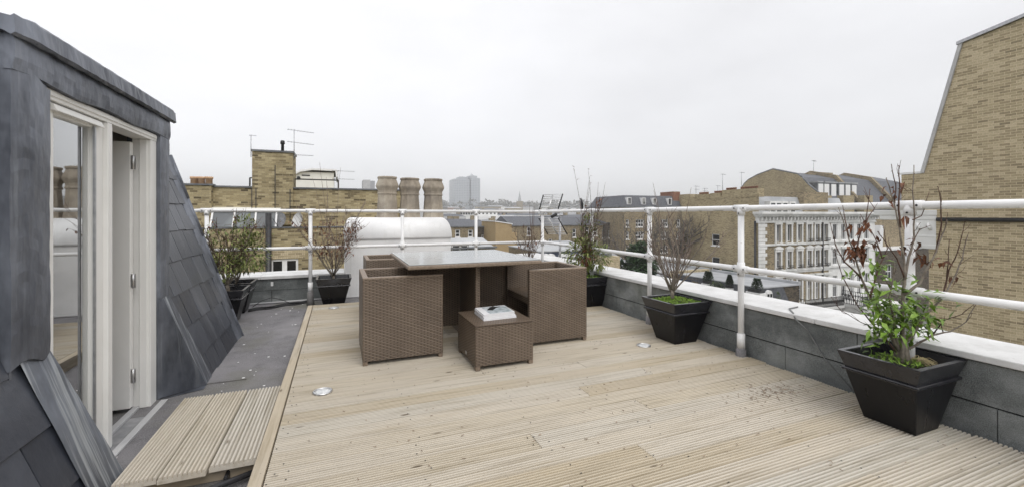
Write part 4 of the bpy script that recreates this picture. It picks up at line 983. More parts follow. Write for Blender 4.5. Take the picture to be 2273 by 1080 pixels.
m = MB(); m.box(XG - .02, prof[3][0] + .05, prof[2][1] + .003, XG + 9, gg(2001, 420).y + .05, prof[2][1] + .06); m.build('shoulder_coping', 'white_paint', h4)
m = MB(); zc_ = gg(2080, 466).z; m.box(XG, yfar + .002, zc_ + .002, XG + 9, gg(2001, 420).y, prof[2][1]); m.build('shoulder_wall', 'yellow_brick', h4)
m = MB(); a = gg(2082, 487); m.tube([(XG - .06, a.y, a.z), (XG - .06, -6, a.z)], .055, 10); m.tube([(XG - .06, 4.6, a.z), (XG - .06, 4.5, a.z)], .065, 10); m.build('pipe', 'black_pipe', h4)
m = MB(); a, b = gg(2080, 466), gg(2080, 553); yb = 8.25
m.box(XG - .03, a.y, a.z - .16, XG + 9, yb + .15, a.z); m.box(XG - .02, a.y + .01, a.z - .30, XG + 9, yb, a.z - .165)
m.box(XG - .018, a.y + .02, b.z, XG + 9, yfar + .35, a.z - .305)
m.box(XG - .026, a.y + .012, b.z + .0, XG + 9, yfar + .36, b.z + .13); m.box(XG - .026, a.y + .012, b.z + .33, XG + 9, yfar + .36, b.z + .40)
for k_ in range(3): m.tube([(XG - .03, a.y + .12 + k_ * .25, b.z + .55), (XG - .08, a.y + .15 + k_ * .25, b.z + .63), (XG - .03, a.y + .2 + k_ * .25, b.z + .75)], [.03, .05, .03], 6)
m.build('cornice', 'stucco', h4, .02)

# ------------------------------------------------------------------ white stucco terrace with the brick flank
XF, YT = 38.46, 30.
t1 = bld('stucco_terrace_house', (XF, YT, -12), 'four storey brick terrace house with white stucco trim and a blank yellow brick flank', 'house')
tx = lambda px: at(px, 500, Y=YT).x
def tz(px, py): return at(px, py, Y=YT).z
xe = tx(1839); xend = tx(1941)
cols = [tx(p) for p in (1727, 1751, 1774, 1795.5, 1813.5, 1832)]
hw = .53
ops = []
ztop = (-1.62, .10); zmid = (-4.25, -2.62); zlow = (-7.75, -5.45)
for c in cols:
    for z0, z1 in (ztop, zmid, zlow): ops.append((c - hw * .62, c + hw * .62, z0, z1))
fw = lambda px: at(px, 500, X=XF).y
fo = []
for px0, px1, py0, py1 in ((1580, 1597, 520, 545), (1580, 1597, 571, 603)):
    y1, y0 = fw(px0), fw(px1); fo.append((y0, y1, at(px1, py1, X=XF).z, at(px1, py0, X=XF).z))
m = MB(); yback = 40.2
m.wall(FS(YT), XF, xe, -12, .42, ops, .16); m.build('front_wall', 'brown_brick', t1)
m = MB(); m.wall(FW(XF), YT, yback, -12, 3.2, fo, .14); m.poly([(XF, yback, -12), (xend, yback, -12), (xend, yback, 3.2), (XF, yback, 3.2)]); m.build('flank_wall', 'flank_brick', t1)
for o in fo: window(t1, FW(XF), *o, .12, 0, True, pane='pane')
m = MB(); m.box(XF + .5, YT + .3, 1.2, xend, yback - .01, 1.3); m.build('flat_roof', 'grey_roof', t1)
m = MB(); z = 3.2
for pa, pb_, top in ((1683, 1603, 3.75), (1601, 1577, 3.5), (1574, 1543, 3.45)):
    m.box(XF - .04, fw(pa) + .05, 2.9, XF + .9, fw(pb_), top)
m.build('flank_chimney', 'flank_brick', t1)
for pa, pb_, top, n in ((1680, 1636, 3.75, 10), (1632, 1605, 3.75, 7), (1600, 1579, 3.5, 6), (1570, 1545, 3.45, 6)):
    m = MB()
    for k_ in range(n): y = fw(pa) + .2 + (fw(pb_) - fw(pa) - .3) * k_ / n; m.lathe([(.11, 0), (.10, .17), (.125, .19), (.12, .24), (.09, .24), (.085, .1)], (XF + .3, y, top), 10)
    tag(m.build('chimney_pot', 'terracotta', t1), kind=None)
m = MB()                                                # lead mansard behind the parapet
m.hexa([(XF + .6, YT + .5, .9), (xe + 4, YT + .5, .9), (xe + 4, YT + 5, .9), (XF + .6, YT + 5, .9)], [(XF + .6, YT + 1.3, 3.0), (xe + 4, YT + 1.3, 3.0), (xe + 4, YT + 5, 3.0), (XF + .6, YT + 5, 3.0)]); m.build('mansard', 'grey_roof', t1)
for px in (1713, 1726, 1740, 1757):
    x = at(px, 450, Y=YT + .6).x; m = MB(); m.box(x - .42, YT + .45, 1.05, x + .42, YT + 2, 2.5); w_ = m.build('dormer_window', 'stucco', t1)
    m = MB(); m.box(x - .3, YT + .42, 1.25, x + .3, YT + .449, 2.3); m.build('pane', 'pane', w_)
m = MB(); m.box(XF + 7.5, YT + .6, 1.2, XF + 11.5, YT + 2.5, 3.55); m.build('brick_chimney', 'brown_brick', t1)
st_ = MB()                                              # cornice, frieze, brackets, bands, quoins
M_ = FS(YT)
st_.mbox(M_, XF - .5, xend + .4, 1.18, 1.42, -.3, .75); st_.mbox(M_, XF - .38, xend + .3, 1.02, 1.175, -.3, .62); st_.mbox(M_, XF - .25, xend + .2, .90, 1.015, -.3, .42)
st_.mbox(M_, XF - .12, xend + .05, .42, .895, -.3, .10); st_.mbox(M_, XF - .16, xend + .08, .30, .418, -.3, .16)
x = XF
while x < xend: st_.mbox(M_, x, x + .16, .58, .897, .101, .36); x += .52
st_.mbox(M_, XF - .05, xe, -1.98, -1.78, .001, .14); st_.mbox(M_, XF - .05, xe, -4.62, -4.42, .001, .16); st_.mbox(M_, XF - .05, xe, -4.8, -4.625, .001, .08)
z = -12.; i = 0
while z < .28: st_.mbox(M_, XF - (.10), XF + (1.05 if i % 2 else .78), z, z + .33, .001, .09); z += .36; i += 1
st_.build('stucco_trim', 'stucco', t1)
m = MB(); m.tube([(XF - .16, YT + .3, .5), (XF - .16, YT + .3, -12)], .1, 8); m.tube([(tx(1824), YT - .12, .3), (tx(1824), YT - .12, -12)], .08, 8); m.build('downpipe', 'black_pipe', t1)
def surr(ped):
    def f(s, u0, u1, v0, v1):
        s.mbox(M_, u0 - .18, u0 - .005, v0 - .1, v1 + .02, .001, .10); s.mbox(M_, u1 + .005, u1 + .18, v0 - .1, v1 + .02, .001, .10); s.mbox(M_, u0 - .21, u1 + .21, v1 + .021, v1 + .24, .001, .13)
        s.mbox(M_, u0 - .22, u1 + .22, v0 - .3, v0 - .105, .001, .2)
        if ped == 1:
            um = (u0 + u1) / 2; A_ = [(u0 - .25, v1 + .245), (u1 + .25, v1 + .245), (u1 + .2, v1 + .40), (um, v1 + .58), (u0 - .2, v1 + .40)]
            s.hexa([M_(u, v, .001) for u, v in A_], [M_(u, v, .2) for u, v in A_])
        if ped == 2: s.mbox(M_, u0 - .4, u1 + .4, v1 + .245, v1 + .42, .001, .3)
    return f
for j, c in enumerate(cols):
    for i, (z0, z1) in enumerate((ztop, zmid, zlow)):
        window(t1, M_, c - hw * .62, c + hw * .62, z0, z1, .15, 1, i > 0, pane='pane_pale', t=.05, sill=False, surround=surr(i))
m = MB()
for j, c in enumerate(cols):
    for i, (z0, z1) in enumerate((ztop, zmid)):
        if j > 2 or i: m.mbox(M_, c - .4, c + .4, z0 - .02, z0 + .03, .11, .32); [m.mbox(M_, c - .4 + .1 * k_, c - .385 + .1 * k_, z0 + .03, z0 + .26, .29, .31) for k_ in range(9)]; m.mbox(M_, c - .4, c + .4, z0 + .26, z0 + .29, .28, .32)
m.build('window_guard', 'black_metal', t1)
# porches and balcony
m = MB(); xa, xb = tx(1752), tx(1868)
m.mbox(M_, xa, xe - .5, -8.45, -8.2, .001, 1.9); m.mbox(M_, xa + .1, xe - .6, -8.75, -8.455, .001, 1.7); m.mbox(M_, xe - .45, xb, -8.3, -8.02, .001, 3.6); m.mbox(M_, xe - .35, xb - .1, -8.75, -8.305, .001, 3.4)
for u in (xe - .1, xe + 1.6, xb - .5): m.mbox(M_, u - .22, u + .22, -12, -8.755, 2.9, 3.3)
m.mbox(M_, xe + .3, xb - .6, -12, -8.755, .001, .6); m.build('porch', 'stucco', t1)
m = MB()
def balustrade(mb, pts, z, h):
    for (ax, aw), (bx_, bw) in zip(pts, pts[1:]):
        n = max(2, int(math.hypot(bx_ - ax, bw - aw) / .16))
        for k_ in range(n + 1):
            f = k_ / n; u, w = ax + (bx_ - ax) * f, aw + (bw - aw) * f
            mb.tube([M_(u, z, w), M_(u, z + h, w)], .034, 4)
            if k_ % 2: mb.tube([M_(u - .08, z + h * .5, w), M_(u, z + h * .72, w), M_(u + .08, z + h * .5, w), M_(u, z + h * .28, w), M_(u - .08, z + h * .5, w)], .036, 4)
        for zz in (z + .05, z + h): mb.tube([M_(ax, zz, aw), M_(bx_, zz, bw)], .03, 5)
balustrade(m, [(xa, .1), (xa, 1.8), (xe - .55, 1.8)], -8.2, .95); balustrade(m, [(xe - .4, 1.8), (xe - .4, 3.5), (xb - .05, 3.5), (xb - .05, .1)], -8.02, .95); m.build('balustrade', 'black_metal', t1)

t2 = bld('stucco_terrace_house', (xe, YT, -12), 'all white stucco terrace house adjoining the brick fronted one on its right', 'house')
cols2 = [tx(p) for p in (1853, 1872, 1890, 1907, 1923)]
ops2 = [(c - .38, c + .38, z0, z1) for c in cols2 for z0, z1 in (ztop, zmid, zlow)]
m = MB(); m.wall(FS(YT - .03), xe + .002, xend, -12, .415, ops2, .16); m.poly([(xend, YT, -12), (xend, yback, -12), (xend, yback, .4), (xend, YT, .4)]); m.build('front_wall', 'stucco', t2)
M2 = FS(YT - .03)
for j, c in enumerate(cols2):
    for i, (z0, z1) in enumerate((ztop, zmid, zlow)): window(t2, M2, c - .38, c + .38, z0, z1, .14, 1, i > 0, pane='pane_pale' if (i + j) % 3 else 'pane', t=.05)
m = MB()
for z in (-1.9, -4.55): m.mbox(M2, xe + .004, xend + .05, z, z + .2, .001, .16)
for j, c in enumerate(cols2): m.mbox(M2, c - .62, c + .62, zmid[1] + .1, zmid[1] + .3, .001, .2)
m.build('stucco_trim', 'stucco', t2)
m = MB(); m.mbox(M2, tx(1884), tx(1935), -8.7, -8.3, .001, 3.2)
for p in (1888, 1908, 1931): m.mbox(M2, tx(p) - .25, tx(p) + .25, -12, -8.705, 2.6, 3.1)
m.mbox(M2, tx(1884), tx(1935), -12, -10.9, 3.3, 3.5); m.build('porch', 'stucco', t2)

# houses glimpsed between the terrace end and the gable house
h5 = bld('brick_house', (62, 36, -12), 'dark brick house end with a white gable edge, glimpsed behind the largest shrub', 'house')
kx = lambda px, py: at(px, py, Y=34.)
a, b = kx(1944, 560), kx(2072, 700); wz = kx(1970, 555)
wo = [(kx(1966, 590).x, kx(1980, 590).x, kx(1975, 618).z, kx(1975, 585).z)]
m = MB(); m.wall(FS(34.), a.x, b.x, -12, wz.z, wo, .2); m.build('front_wall', 'dark_brick', h5); window(h5, FS(34.), *wo[0], .15, 1, True, t=.12)
m = MB(); m.wall(FS(36.), a.x, b.x, wz.z, kx(1965, 478).z); m.build('wall', 'brown_brick', h5)
m = MB(); A_ = [(kx(1943, 560), ), ]; p0, p1, p2, p3 = kx(1948, 552), kx(1953, 500), kx(1960, 500), kx(1957, 552)
m.hexa([(p.x, 33.9, p.z) for p in (p0, p1, p2, p3)], [(p.x, 35.9, p.z) for p in (p0, p1, p2, p3)]); m.box(a.x, 33.85, wz.z, b.x, 36, wz.z + .25); m.build('gable_edge', 'white_paint', h5)
wo = [(kx(1936, 500).x, kx(1945, 500).x, kx(1940, 513).z, kx(1940, 500).z), (kx(1935, 520).x, kx(1944, 500).x, kx(1940, 545).z, kx(1940, 525).z)]
m = MB(); m.box(a.x - 3.2, 37, -12, a.x + 2, 40, kx(1950, 480).z); m.build('wall', 'brown_brick', h5)
for i, o in enumerate(wo): m = MB(); m.box(o[0] + 3, 36.95, o[2], o[1] + 3.6, 36.999, o[3]); m.build('window', 'white_paint' if i == 0 else 'pane', h5)

# ------------------------------------------------------------------ curved gable building and its row of dormers
h6 = bld('curved_gable_house', (68, 50, -12), 'brick house with a big curved gable end and a row of lead dormers', 'house')
GX = 68.
c6g = lambda px, py: (at(px, py, X=GX).y, at(px, py, X=GX).z)
gp = [(57, -12), c6g(1644, 440), c6g(1646, 417), c6g(1652, 408), c6g(1660, 400), c6g(1680, 389), c6g(1715, 376), c6g(1740, 381), c6g(1770, 387), c6g(1780, 394), c6g(1792, 408), c6g(1822, 433), (42.5, -12)]
m = MB(); m.hexa([(GX, y, z) for y, z in gp], [(GX + .5, y, z) for y, z in gp]); m.build('gable_wall', 'flank_brick', h6)
m = MB()
gq = gp[2:-1]
for a, b in zip(gq, gq[1:]): m.tube([(GX + .1, a[0], a[1] + .06), (GX + .1, b[0], b[1] + .06)], .14, 6)
m.build('gable_coping', 'lead_dark', h6)
GE = 96.
m = MB(); body = [(56, 0), (55, 6.4), (50.5, 8.4), (46.5, 7.2), (43.2, 3.2), (43.2, 0)]; m.hexa([(GX + .51, y, z) for y, z in body], [(GE, y, z) for y, z in body]); m.build('mansard', 'slate_roof', h6)
for xg in (77.5, 87.):
    m = MB(); bb = [(56, 0), (55.3, 6.9), (50.5, 8.9), (46.3, 7.8), (42.6, 3.3), (42.6, 0)]; m.hexa([(xg, y, z) for y, z in bb], [(xg + .6, y, z) for y, z in bb]); m.build('party_wall', 'brown_brick', h6)
for i, px in enumerate((1816, 1829, 1844.5, 1862, 1876, 1890)):
    c = at(px, 425, Y=44.4); m = MB(); m.box(c.x - .75, 44.0, 3.7, c.x + .75, 47, 6.15); d_ = m.build('dormer', 'lead_dark', h6)
    m = MB(); m.box(c.x - .62, 43.93, 3.85, c.x + .5, 43.999, 5.95); m.build('pane', 'white_paint', d_)
    m = MB(); m.box(c.x - .85, 43.9, 6.155, c.x + .85, 47, 6.35); m.build('dormer_roof', 'grey_roof', d_)
for (pa, pb_, py) in ((1786, 1803, 385), (1812, 1841, 383)):
    a, b = at(pa, py, Y=50.), at(pb_, py, Y=50.); m = MB(); m.box(a.x, 49.4, 6, b.x, 50.8, a.z); m.build('chimney', 'brown_brick', h6)
for (pa, pb_) in ((1818, 1840), (1866, 1890), (1912, 1931)):
    a, b = at(pa, 434, Y=42.), at(pb_, 434, Y=42.); m = MB(); m.box(a.x, 41.6, -6, b.x, 42.5, a.z); m.build('pier', 'flank_brick', h6)
yagi('roof_aerial', at(1806, 384, Y=50.), 2.2, 'small aerial on the chimney of the curved gable house', 7, 1.6, R(20), 0, r=.035)

# ------------------------------------------------------------------ mansard block with white windows
h7 = bld('mansard_block', (52, 62, -12), 'brown brick block with a slate mansard roof and four white dormers', 'building')
YM = 62.
u = lambda px, py=460: at(px, py, Y=YM)
xa, xb = u(1383).x, u(1512).x; ze = u(1440, 461).z
wins = []
for px, w_, vb in ((1393, 7, 0), (1420.5, 18, 2), (1475, 17, 2), (1506, 9, 1)):
    for pa, pb_ in ((487, 504), (514, 531), (544, 561), (572, 588)): wins.append((u(px - w_ / 2).x, u(px + w_ / 2).x, u(px, pb_).z, u(px, pa).z, vb))
m = MB(); shell(m, xa, xb, YM, YM + 12, -12, ze, wins, (), .25); m.build('wall', 'brown_brick', h7)
for o in wins: window(h7, FS(YM), *o[:4], .2, o[4], True, t=.14, pane='pane')
m = MB(); m.box(xa - .3, YM - .35, ze, xb + .2, YM + 12, ze + .25); m.build('cornice', 'lead_dark', h7)
m = MB(); zt_ = u(1440, 434).z; m.hexa([(xa, YM, ze + .25), (xb, YM, ze + .25), (xb, YM + 11, ze + .25), (xa, YM + 11, ze + .25)], [(xa + 1.0, YM + .9, zt_), (xb, YM + .9, zt_), (xb, YM + 10, zt_), (xa + 1.0, YM + 10, zt_)]); m.build('mansard', 'slate_roof', h7)
for px in (1397, 1429, 1453, 1487):
    c = u(px, 445); m = MB(); m.box(c.x - .42, YM - .02, ze + .55, c.x + .42, YM + 1.5, ze + 1.75); d_ = m.build('dormer', 'white_paint', h7)
    m = MB(); m.box(c.x - .3, YM - .05, ze + .65, c.x + .3, YM - .021, ze + 1.65); m.build('pane', 'pane_pale', d_)
m = MB(); a, b = u(1499, 425), u(1531, 440); m.box(a.x, YM + .5, 0, a.x + 1.6, YM + 4, a.z); m.build('chimney', 'red_brick', h7)
m = MB(); m.box(xb + .01, YM - 2, -12, xb + 3.5, YM + 8, u(1515, 432).z); m.build('side_wall', 'flank_brick', h7)
for (px, py, hpx, lab) in ((1545, 430, 17, 'small two-tier aerial on the skyline left of the flank chimneys'), (1564, 432, 14, 'smallest aerial on the skyline above the flank chimneys'), (1593, 434, 22, 'slim aerial between the two taller masts on the skyline'), (1604, 424, 38, 'tall mast aerial on the flank chimney skyline'), (1646, 418, 36, 'tall aerial mast at the left shoulder of the curved gable')):
    b = at(px, py, D=53.); yagi('roof_aerial', b, hpx * 53 / 950, lab, 6, .9, R(15), 0, r=.03, two=hpx < 20)

# ------------------------------------------------------------------ mews houses below the flank wall
w1 = bld('mews_house', (31, 27, -12), 'mews house with flat grey roof, slate front and white dormers topped with clipped shrubs', 'house')
zr = -4.72; xm = 31.0
m = MB(); m.box(xm + .5, 24.1, -12, 35.6, 33.0, zr - .02); m.build('wall', 'dark_brick', w1)
m = MB(); m.hexa([(xm - .35, 23.9, -8.), (xm + .49, 23.9, -8.), (xm + .49, 33, -8.), (xm - .35, 33, -8.)], [(xm + .05, 24.05, zr), (xm + .49, 24.05, zr), (xm + .49, 33, zr), (xm + .05, 33, zr)])
m.hexa([(xm + .5, 23.8, -8.), (35.2, 23.8, -8.), (35.2, 24.09, -8.), (xm + .5, 24.09, -8.)], [(xm + .5, 24.05, zr), (33.6, 24.05, zr), (33.6, 24.09, zr), (xm + .5, 24.09, zr)]); m.build('slate_front', 'slate_roof', w1)
m = MB(); m.box(xm - .02, 23.98, zr, 35.7, 33, zr + .08); m.box(35.4, 24, zr + .08, 35.7, 33, zr + .3); m.build('roof', 'grey_roof', w1)
a = at(1704, 661, Y=23.9); m = MB(); arch = [(a.x - .34, a.z - .75), (a.x + .34, a.z - .75), (a.x + .34, a.z + .25)] + [(a.x + .34 * math.cos(k_ * math.pi / 8), a.z + .25 + .42 * math.sin(k_ * math.pi / 8)) for k_ in range(1, 8)] + [(a.x - .34, a.z + .25)]
m.hexa([(x, 23.72, z) for x, z in arch], [(x, 23.92, z) for x, z in arch]); aw = m.build('arched_window', 'white_paint', w1)
m = MB()
for cx_ in (-.16, .16):
    for cz in (-.6, -.25, .1): m.box(a.x + cx_ - .11, 23.70, a.z + cz, a.x + cx_ + .11, 23.719, a.z + cz + .28)
m.build('pane', 'pane', aw)
for px0, px1, pyt, pyb in ((1556, 1578, 627, 650), (1606, 1622, 637, 660), (1655, 1662, 645, 665)):
    p0, p1 = at(px0, pyt, X=xm - .35), at(px1, pyt, X=xm - .35); ya, yb = sorted((p0.y, p1.y)); zt_ = p0.z
    if px1 - px0 < 10: ya = yb - 1.3
    M3 = FW(xm - .35); m = MB(); m.mbox(M3, ya, yb, zt_ - 1.9, zt_, -1.0, 0); d_ = m.build('dormer', 'white_paint', w1)
    m = MB(); n = 2; 
    for k_ in range(n): y0 = ya + .2 + (yb - ya - .2) * k_ / n; m.mbox(M3, y0, y0 + (yb - ya - .4) / n - .18, zt_ - 1.6, zt_ - .28, .001, .03)
    m.build('pane', 'pane_pale', d_)
    tr_ = thing('window_box', (xm - .1, (ya + yb) / 2, zt_), 'dark trough of clipped green cones on the %s white mews dormer' % {1556: 'left', 1606: 'middle', 1655: 'right'}[px0], 'planter', 'troughs of topiary on the mews dormers')
    m = MB(); m.mbox(M3, ya + .1, yb - .1, zt_ + .001, zt_ + .22, -.55, -.1); m.build('trough', 'dark_rubber', tr_)
    q2 = random.Random(px0)
    for k_ in range(3 if px1 - px0 > 10 else 2):
        m = MB(); yc = ya + .35 + (yb - ya - .7) * k_ / 2
        for _ in range(300):
            hgt_ = q2.random() ** .8; rr = .24 * (1 - hgt_) + .02; an = q2.uniform(0, 6.28); leaf(m, V((xm - .05 + rr * math.cos(an), yc + rr * math.sin(an), zt_ + .22 + hgt_ * .85)), V((math.cos(an), math.sin(an), .8)), .16, .09, q2, .2)
        m.build('topiary', 'topiary_leaf', tr_, normals=False)
def clump(name, c, rx, ry, rz, n, L, mat, label, cat, seed, stem=True):
    q2 = random.Random(seed); th = thing(name, (c[0], c[1], c[2] - rz), label, cat)
    if stem: MB().tube([(c[0], c[1], c[2] - rz - .6 * rz), (c[0], c[1], c[2])], [.05 * rx + .03, .03 * rx + .02], 6).build('trunk', 'bark', th)
    m = MB(); subs = [(V((q2.uniform(-.6, .6) * rx, q2.uniform(-.6, .6) * ry, q2.uniform(-.6, .6) * rz)), q2.uniform(.35, .6)) for _ in range(9)]
    for _ in range(n):
        s_, k_ = q2.choice(subs); d = rdir(q2, .2); leaf(m, V(c) + s_ + V((d.x * rx, d.y * ry, d.z * rz)) * k_ * q2.uniform(.75, 1.05), d + rdir(q2) * .5, L * q2.uniform(.6, 1.3), L * .45, q2, .3)
    m.build('foliage', mat, th, normals=False); return th
c = at(1590, 645, X=xm - .5); clump('hedge', c, .45, .95, .75, 1100, .16, 'hedge_leaf', 'green hedge between the two mews dormers', 'hedge', 5)
c = at(1680, 668, X=xm - .5); clump('bush', c, .5, .9, .5, 700, .15, 'rust_leaf', 'rust tinged bush below the dark mews wall', 'bush', 6)
c = at(1728, 672, Y=23.9); clump('creeper', (c.x - .1, c.y - .15, c.z - .2), .5, .2, 1.1, 900, .14, 'hedge_leaf', 'dark creeper on the corner of the mews house beside the arched window', 'creeper', 8)
c = at(1545, 635, X=xm - .6); clump('bush', c, .45, .8, .5, 600, .15, 'rust_leaf', 'brown leaved bush at the brick pier between the mews houses', 'bush', 9)
tk = thing('water_tank', (37, 33.5, -4.6), 'dark green water tank on the mews roof against the brick flank', 'tank'); a, b = at(1601, 597, X=36.2), at(1621, 610, X=36.2)
m = MB(); m.box(36.2, b.y, zr + .08, 37.6, a.y, a.z + .1); m.build('tank_body', 'tank_green', tk, .08); m = MB(); m.box(36.15, b.y - .05, a.z + .1, 37.65, a.y + .05, a.z + .16); m.build('lid', 'tank_green', tk)
w2 = bld('mews_house', (31, 38, -12), 'further mews house with pale flat roof and navy framed dormers', 'house')
m = MB(); m.box(xm + .4, 34.2, -12, 36.5, 46, zr - .25); m.build('wall', 'dark_brick', w2)
m = MB(); m.hexa([(xm - .4, 34.2, -8.), (xm + .39, 34.2, -8.), (xm + .39, 46, -8.), (xm - .4, 46, -8.)], [(xm, 34.2, zr - .2), (xm + .39, 34.2, zr - .2), (xm + .39, 46, zr - .2), (xm, 46, zr - .2)]); m.build('slate_front', 'slate_roof', w2)
m = MB(); m.box(xm - .1, 34.2, zr - .2, 36.6, 46, zr - .08); m.box(36.3, 34.2, zr - .08, 36.6, 46, zr + .2); m.build('roof', 'pale_roof', w2)
m = MB(); m.box(xm - .3, 33.3, -12, 35.5, 33.75, zr + .25); m.build('party_wall', 'yellow_brick', w2)
for px0, px1, pyt in ((1508, 1526, 618), (1472, 1488, 610)):
    p0, p1 = at(px0, pyt, X=xm - .4), at(px1, pyt, X=xm - .4); ya, yb = sorted((p0.y, p1.y)); zt_ = p0.z; M3 = FW(xm - .4)
    m = MB(); m.mbox(M3, ya, yb, zt_ - 1.6, zt_, -1, 0); d_ = m.build('dormer', 'blue_glazing', w2)
    m = MB(); m.mbox(M3, ya + .12, yb - .12, zt_ - 1.5, zt_ - .15, .001, .06); m.build('window_frame', 'white_paint', d_)
    m = MB(); ym = (ya + yb) / 2; m.mbox(M3, ya + .3, ym - .08, zt_ - 1.4, zt_ - .3, .061, .075); m.mbox(M3, ym + .08, yb - .3, zt_ - 1.4, zt_ - .3, .061, .075); m.build('pane', 'pane', d_)

# bare street trees and evergreen
def bare_tree(base, h, label, seed):
    q2 = random.Random(seed); th = thing('bare_tree', base, label, 'tree'); m = MB(); b = V(base)
    m.tube([b, b + V((.1, 0, h * .3)), b + V((0, .1, h * .45))], [h * .030, h * .024, h * .020], 8); c_ = MB()
    def rec(p, d, L, r, dep):
        pts, d2 = shoot(m if dep < 2 else c_, p, d, L, r, q2, 5, .16, .25, r1=r * .45)
        if dep < 4:
            for _ in range(4):
                k_ = q2.randint(2, 5); rec(pts[k_], (d2 + rdir(q2, .3) * .85), L * q2.uniform(.5, .75), r * .55, dep + 1)
    for k_ in range(5): a_ = k_ * 1.256; rec(b + V((0, .05, h * (.28 + .03 * k_))), V((math.cos(a_) * .5, math.sin(a_) * .5, 1)), h * .36, h * .016, 1)
    m.build('trunk', 'bark', th); c_.build('crown', 'bark', th); return th
c = at(1500, 590, Y=40.); bare_tree((c.x, c.y, -12), 13.2, 'bare street tree against the left edge of the brick flank', 31)
c = at(1420, 590, Y=46.); bare_tree((c.x, c.y, -12), 12.5, 'bare street tree in front of the brown mansard block', 32)
c = at(1422, 593, Y=30.); clump('evergreen_tree', c, 1.9, 1.9, 2.0, 2600, .42, 'topiary_leaf', 'dark evergreen tree beyond the right parapet near a white lattice', 'tree', 33)
cw = thing('lattice_screen', at(1385, 600, Y=32.), 'white lattice window screen on a low roof beside the evergreen', 'screen')
a, b = at(1368, 592, Y=32.), at(1402, 606, Y=32.); m = MB()
for k_ in range(6): x = a.x + (b.x - a.x) * k_ / 5; m.box(x - .05, 32, b.z - 1, x + .05, 32.1, a.z)
for z in (a.z, (a.z + b.z) / 2, b.z): m.box(a.x - .1, 31.98, z - .05, b.x + .1, 31.999, z + .05)
m.build('bars', 'white_paint', cw); m = MB(); m.box(a.x, 32.12, b.z - 1.5, b.x, 32.3, a.z - .1); m.build('pane', 'pane', cw)
m = MB(); m.box(a.x - 1, 32.31, -12, b.x + 4, 37, b.z - .4); m.build('low_roof', 'grey_roof', cw)
bw_ = thing('brick_stack', at(1350, 620, Y=30.), 'square yellow brick stack beside the shrub behind the right armchair', 'chimney')
a, b = at(1338, 570, Y=30.), at(1376, 600, Y=30.); m = MB(); m.box(a.x, 30, -12, b.x, 32.5, a.z); m.build('shaft', 'yellow_brick', bw_); m = MB(); m.box(a.x + .2, 30.3, a.z, b.x - .6, 31.6, a.z + .25); m.build('cap', 'lead_dark', bw_)

# low row with white arched dormers
l1 = bld('low_roof_house', at(1250, 620, Y=38.), 'low house with lead blue mansard and three white arched dormers below the rail corner', 'house')
o = lambda px, py: at(px, py, Y=38.)
a, b = o(1196, 563), o(1300, 600); m = MB(); m.box(a.x, 38.3, -12, b.x, 46, o(1240, 558).z); m.build('wall', 'brown_brick', l1)
m = MB(); zt_ = o(1260, 557).z; m.hexa([(a.x, 37.8, zt_ - 3.4), (b.x, 37.8, zt_ - 3.4), (b.x, 38.29, zt_ - 3.4), (a.x, 38.29, zt_ - 3.4)], [(a.x, 38.2, zt_), (b.x, 38.2, zt_), (b.x, 38.29, zt_), (a.x, 38.29, zt_)]); m.build('mansard', 'blue_glazing', l1)
m = MB(); m.box(a.x - .1, 38, zt_ + .001, b.x + .1, 46, zt_ + .12); m.build('roof', 'pale_roof', l1)
for px in (1212, 1222, 1246, 1260, 1274, 1289):
    c = o(px, 573); m = MB(); s_ = .30; arch = [(c.x - s_, c.z - .8), (c.x + s_, c.z - .8), (c.x + s_, c.z + .15)] + [(c.x + s_ * math.cos(k_ * math.pi / 6), c.z + .15 + .35 * math.sin(k_ * math.pi / 6)) for k_ in range(1, 6)] + [(c.x - s_, c.z + .15)]
    m.hexa([(x, 37.5, z) for x, z in arch], [(x, 38.25, z) for x, z in arch]); d_ = m.build('dormer', 'white_paint', l1)
    m = MB(); m.box(c.x - .22, 37.47, c.z - .65, c.x + .22, 37.499, c.z + .2); m.build('pane', 'pane_pale', d_)

# mid distance terraces
def simple_house(name, pxa, pxb, pyt, Y, depth, mat, label, wins=(), roof='slate_roof', rh=0., eave='lead_dark', ww=.95, wh=1.5, vb=0, group=None, side=0.):
    a, b = at(pxa, pyt, Y=Y), at(pxb, pyt, Y=Y); z = (a.z + b.z) / 2
    th = bld(name, (a.x, Y, -12), label, 'house', group); ops = []
    for px, py in wins: c = at(px, py, Y=Y); ops.append((c.x - ww / 2, c.x + ww / 2, c.z - wh / 2, c.z + wh / 2))
    m = MB(); shell(m, a.x, b.x, Y, Y + depth, -12, z, ops, (), .2); m.build('wall', mat, th)
    for o_ in ops: window(th, FS(Y), *o_, .17, vb, True, t=.12)
    m = MB(); m.box(a.x - .1, Y - .18, z, b.x + .1, Y + .1, z + .16); m.build('gutter', eave, th)
    if rh:
        m = MB(); m.hexa([(a.x, Y + .1, z), (b.x, Y + .1, z), (b.x, Y + depth, z), (a.x, Y + depth, z)], [(a.x + side, Y + depth * .5, z + rh), (b.x - side, Y + depth * .5, z + rh), (b.x - side, Y + depth * .55, z + rh), (a.x + side, Y + depth * .55, z + rh)]); m.build('roof', roof, th)
    return th, a, b, z
simple_house('brick_house', 1003, 1052, 504, 58., 9, 'brown_brick', 'small brick house with two white sash windows right of the white chimney stack', ((1016, 518), (1044.5, 518)), rh=1.1, ww=.72, wh=1.05)
simple_house('brick_house', 1053, 1086, 504, 59., 9, 'dark_brick', 'narrow dark brick house end behind the second rail post from the corner', ((1073, 530),), rh=1.0, ww=.6, wh=1.2, vb=1)
